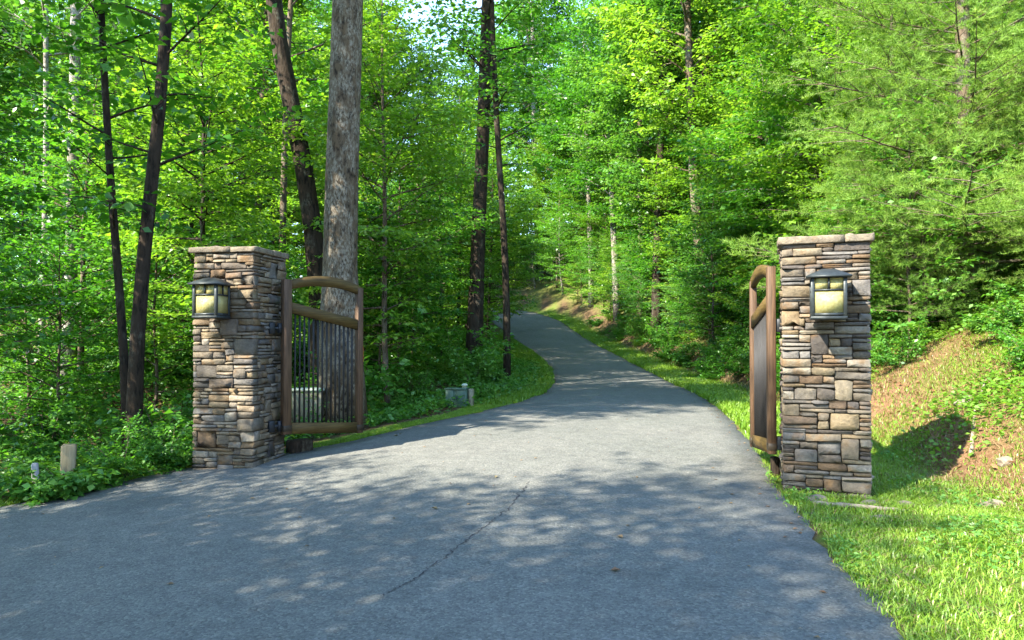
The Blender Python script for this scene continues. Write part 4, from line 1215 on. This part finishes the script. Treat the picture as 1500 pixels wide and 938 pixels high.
def dens_left(x, y):
    d = Lf(y) - x
    wide = np.interp(y, [5, 9, 11, 13, 16, 22, 30, 40], [0.30, 0.30, 0.35, 0.6, 1.7, 2.0, 1.5, 0.8])
    return smooth01(-0.03, 0.06, d) * (1 - smooth01(wide * 0.8, wide * 1.15, d)) * (0.35 + 0.65 * patch(x, y)) * ~in_pillar(x, y)
blades('grass', rnd_spots(26000, (-5.6, 0.4), (4.5, 13), dens_left), 0.045, 0.007, 'grass', 'mossy fringe of short grass along the left road edge', grng, 0.8)
blades('grass', rnd_spots(40000, (-1.8, 1.8), (13, 40), dens_left), 0.10, 0.013, 'grass', 'bright rounded grass patch on the inside of the bend', grng, 0.6, tint=0.55)
# dry and green growth on the clay bank
def dens_bank(x, y):
    d = x - Rf(y)
    return smooth01(1.2, 1.7, d) * (1 - smooth01(5, 7, d)) * np.clip(patch(x, y, 0.9) * 1.6 - 0.15, 0.2, 1)
blades('grass', rnd_spots(70000, (3.4, 9.5), (3.4, 15), dens_bank), 0.070, 0.008, 'grass', 'scattered green grass tufts on the clay bank', grng, 0.8)
blades('straw', rnd_spots(24000, (3.4, 9.5), (3.4, 14), lambda x, y: dens_bank(y, x) * 0 + smooth01(1.25, 1.8, x - Rf(y)) * (1 - smooth01(4, 6, x - Rf(y)))), 0.10, 0.006, 'straw', 'dry straw lying over the clay bank', grng, 1.6)
blades('straw', rnd_spots(5000, (1.7, 4.2), (2.6, 9), lambda x, y: dens_verge(x, y)), 0.07, 0.006, 'straw', 'dry blades among the verge grass', grng, 1.5)
blades('straw', rnd_spots(9000, (4.2, 8.5), (12, 42), lambda x, y: smooth01(0.9, 1.2, x - Rf(y)) * (1 - smooth01(2.4, 3.2, x - Rf(y)))), 0.16, 0.012, 'straw', 'dry straw on the cut bank beyond the gate', grng, 1.4)

def leaf_scatter(name, spots, size, mat, label, lift, flat, cat):
    n = len(spots); x, y = spots[:, 0], spots[:, 1]
    P = np.stack([x, y, ground_z(x, y) + lift * grng.uniform(0.1, 1, n)], -1)
    a = grng.uniform(0, 6.28, n); ax = unit(np.stack([np.cos(a), np.sin(a), grng.normal(0, flat, n)], -1))
    nn = np.array([0, 0, 1.0]) + grng.normal(0, flat, (n, 3)); w = unit(np.cross(nn, ax)); nn = unit(np.cross(ax, w))
    L = size * grng.uniform(0.6, 1.3, (n, 1)); W = L * 0.6; fo = L * 0.12
    V = np.stack([P, P + ax * L * .5 - w * W * .5 + nn * fo, P + ax * L, P + ax * L * .5 + w * W * .5 + nn * fo], 1).reshape(-1, 3)
    m = MB(); m.add(V, np.arange(4 * n).reshape(-1, 4), tint=np.clip(grng.normal(0.5, 0.22, n), 0, 1))
    o = m.obj(name, M[mat], tint=True)
    return tag(o, label, cat, kind='stuff')
leaf_scatter('ground_cover', rnd_spots(60000, (-16, 1), (5.5, 26), lambda x, y: smooth01(0.25, 0.9, Lf(y) - x) * (0.25 + 0.75 * patch(x, y, 0.8)) * (np.abs(x) < 0.75 * y + 0.5) * np.clip(14 / y, 0, 1) * ~in_pillar(x, y)), 0.085, 'leaf_shrub', 'low green ground cover on the woodland floor', 0.22, 0.45, 'ground cover')
leaf_scatter('ground_cover', rnd_spots(46000, (3.5, 11), (4, 24), lambda x, y: smooth01(1.5, 2.6, x - Rf(y)) * (1 - smooth01(7, 9, x - Rf(y))) * np.clip(patch(x, y, 0.7) * 1.7 - 0.55 + 0.5 * smooth01(2.6, 3.8, x - Rf(y)), 0, 1) * (np.abs(x) < 0.78 * y + 0.5)), 0.065, 'leaf_yellow', 'patchy low weeds over the clay bank', 0.14, 0.45, 'weeds')
leaf_scatter('ground_cover', rnd_spots(5000, (1.8, 4.6), (2.8, 9), lambda x, y: dens_verge(x, y) * (patch(y, x, 1.4) > 0.55)), 0.034, 'leaf_shrub', 'small round weeds and clover among the verge grass', 0.06, 0.4, 'weeds')
leaf_scatter('fallen_leaves', rnd_spots(9000, (-12, 8), (4.5, 22), lambda x, y: (np.clip(smooth01(0.3, 0.8, Lf(y) - x) + smooth01(1.3, 1.9, x - Rf(y)) * (1 - smooth01(3.5, 5, x - Rf(y))), 0, 1))), 0.075, 'dead_leaf', 'brown fallen leaves on the woodland floor and bank', 0.02, 0.25, 'fallen leaves')
def road_scatter(n):
    y = grng.uniform(3.2, 20, n); u = np.where(grng.random(n) < 0.6, np.abs(grng.normal(0, 0.05, n)), grng.random(n)); u = np.where(grng.random(n) < 0.5, u, 1 - u); u = np.clip(u, 0.005, 0.995)
    return Lf(y) + u * (Rf(y) - Lf(y)), y, u
x_, y_, u_ = road_scatter(420)
zz_ = road_z(x_, y_) + 0.012 + 0.03 * (1 - (2 * u_ - 1) ** 2) + 0.004
mm_ = MB()
for a_, b_, c_ in zip(x_, y_, zz_):
    q_ = grng.uniform(0, 6.28); l_ = grng.uniform(0.008, 0.026); w_ = l_ * grng.uniform(0.2, 0.6); cq, sq = math.cos(q_), math.sin(q_)
    mm_.add([(a_ - l_ * cq, b_ - l_ * sq, c_), (a_ + w_ * sq, b_ - w_ * cq, c_ + 0.006), (a_ + l_ * cq, b_ + l_ * sq, c_ + 0.002), (a_ - w_ * sq, b_ + w_ * cq, c_ + 0.007)], [(0, 1, 2, 3)], tint=float(grng.uniform(0, 1)))
tag(mm_.obj('road_litter', M['dead_leaf'], tint=True), 'tiny dry leaf scraps and grit strewn over the asphalt', 'litter', kind='stuff')
# a few leaves blown onto the asphalt
for i, (x, y, lab) in enumerate(((0.62, 4.32, 'curled brown leaf lying on the asphalt'), (-0.15, 6.9, 'small pale leaf on the asphalt before the sunlit patch'), (-0.62, 5.75, 'small yellow leaf on the asphalt near the crack'),
                                 (-1.55, 9.6, 'yellow leaf on the road edge beyond the barred gate'), (0.75, 5.0, 'tiny brown leaf on the asphalt right of the crack'))):
    m = MB(); s = 0.035
    m.add([(-s, 0, 0.004), (0, -s * .6, 0.016), (s, 0, 0.006), (0, s * .6, 0.018), (0, 0, 0.002)], [(0, 1, 4), (1, 2, 4), (2, 3, 4), (3, 0, 4)], tint=0.6)
    o = m.obj('fallen_leaf', M['dead_leaf' if i in (0, 4) else 'straw'], tint=True)
    o.location = (x, y, road_top(x, y) + 0.003); o.rotation_euler[2] = i * 1.3
    tag(o, lab, 'leaf')

# ------------------------------------------------------------------ labels that tell look-alikes apart
by_label = {}
for o in list(COL.objects):
    if o.parent is None and o.get('label') and o.get('group') and 'viewpoint' not in o['label']:
        by_label.setdefault(o['label'], []).append(o)
for lab, os_ in by_label.items():
    if len(os_) < 2: continue
    os_.sort(key=lambda o: o.location.x / max(o.location.y, 1))
    ords = ['leftmost', 'second from left', 'third from left', 'fourth from left', 'fifth from left', 'sixth from left', 'seventh from left', 'eighth from left', 'ninth from left', 'tenth from left', 'eleventh from left', 'twelfth from left', 'thirteenth from left', 'fourteenth from left', 'fifteenth from left']
    for i, o in enumerate(os_):
        o['label'] = f"{lab}, {ords[i] if i < len(os_) - 1 and i < 15 else 'rightmost'}"
        if len(o['label'].replace('-', ' ').split()) > 15: o['label'] = o['label'].replace(', in front', '').replace(', further in', '').replace(', deep in', '').replace(', far off', '')
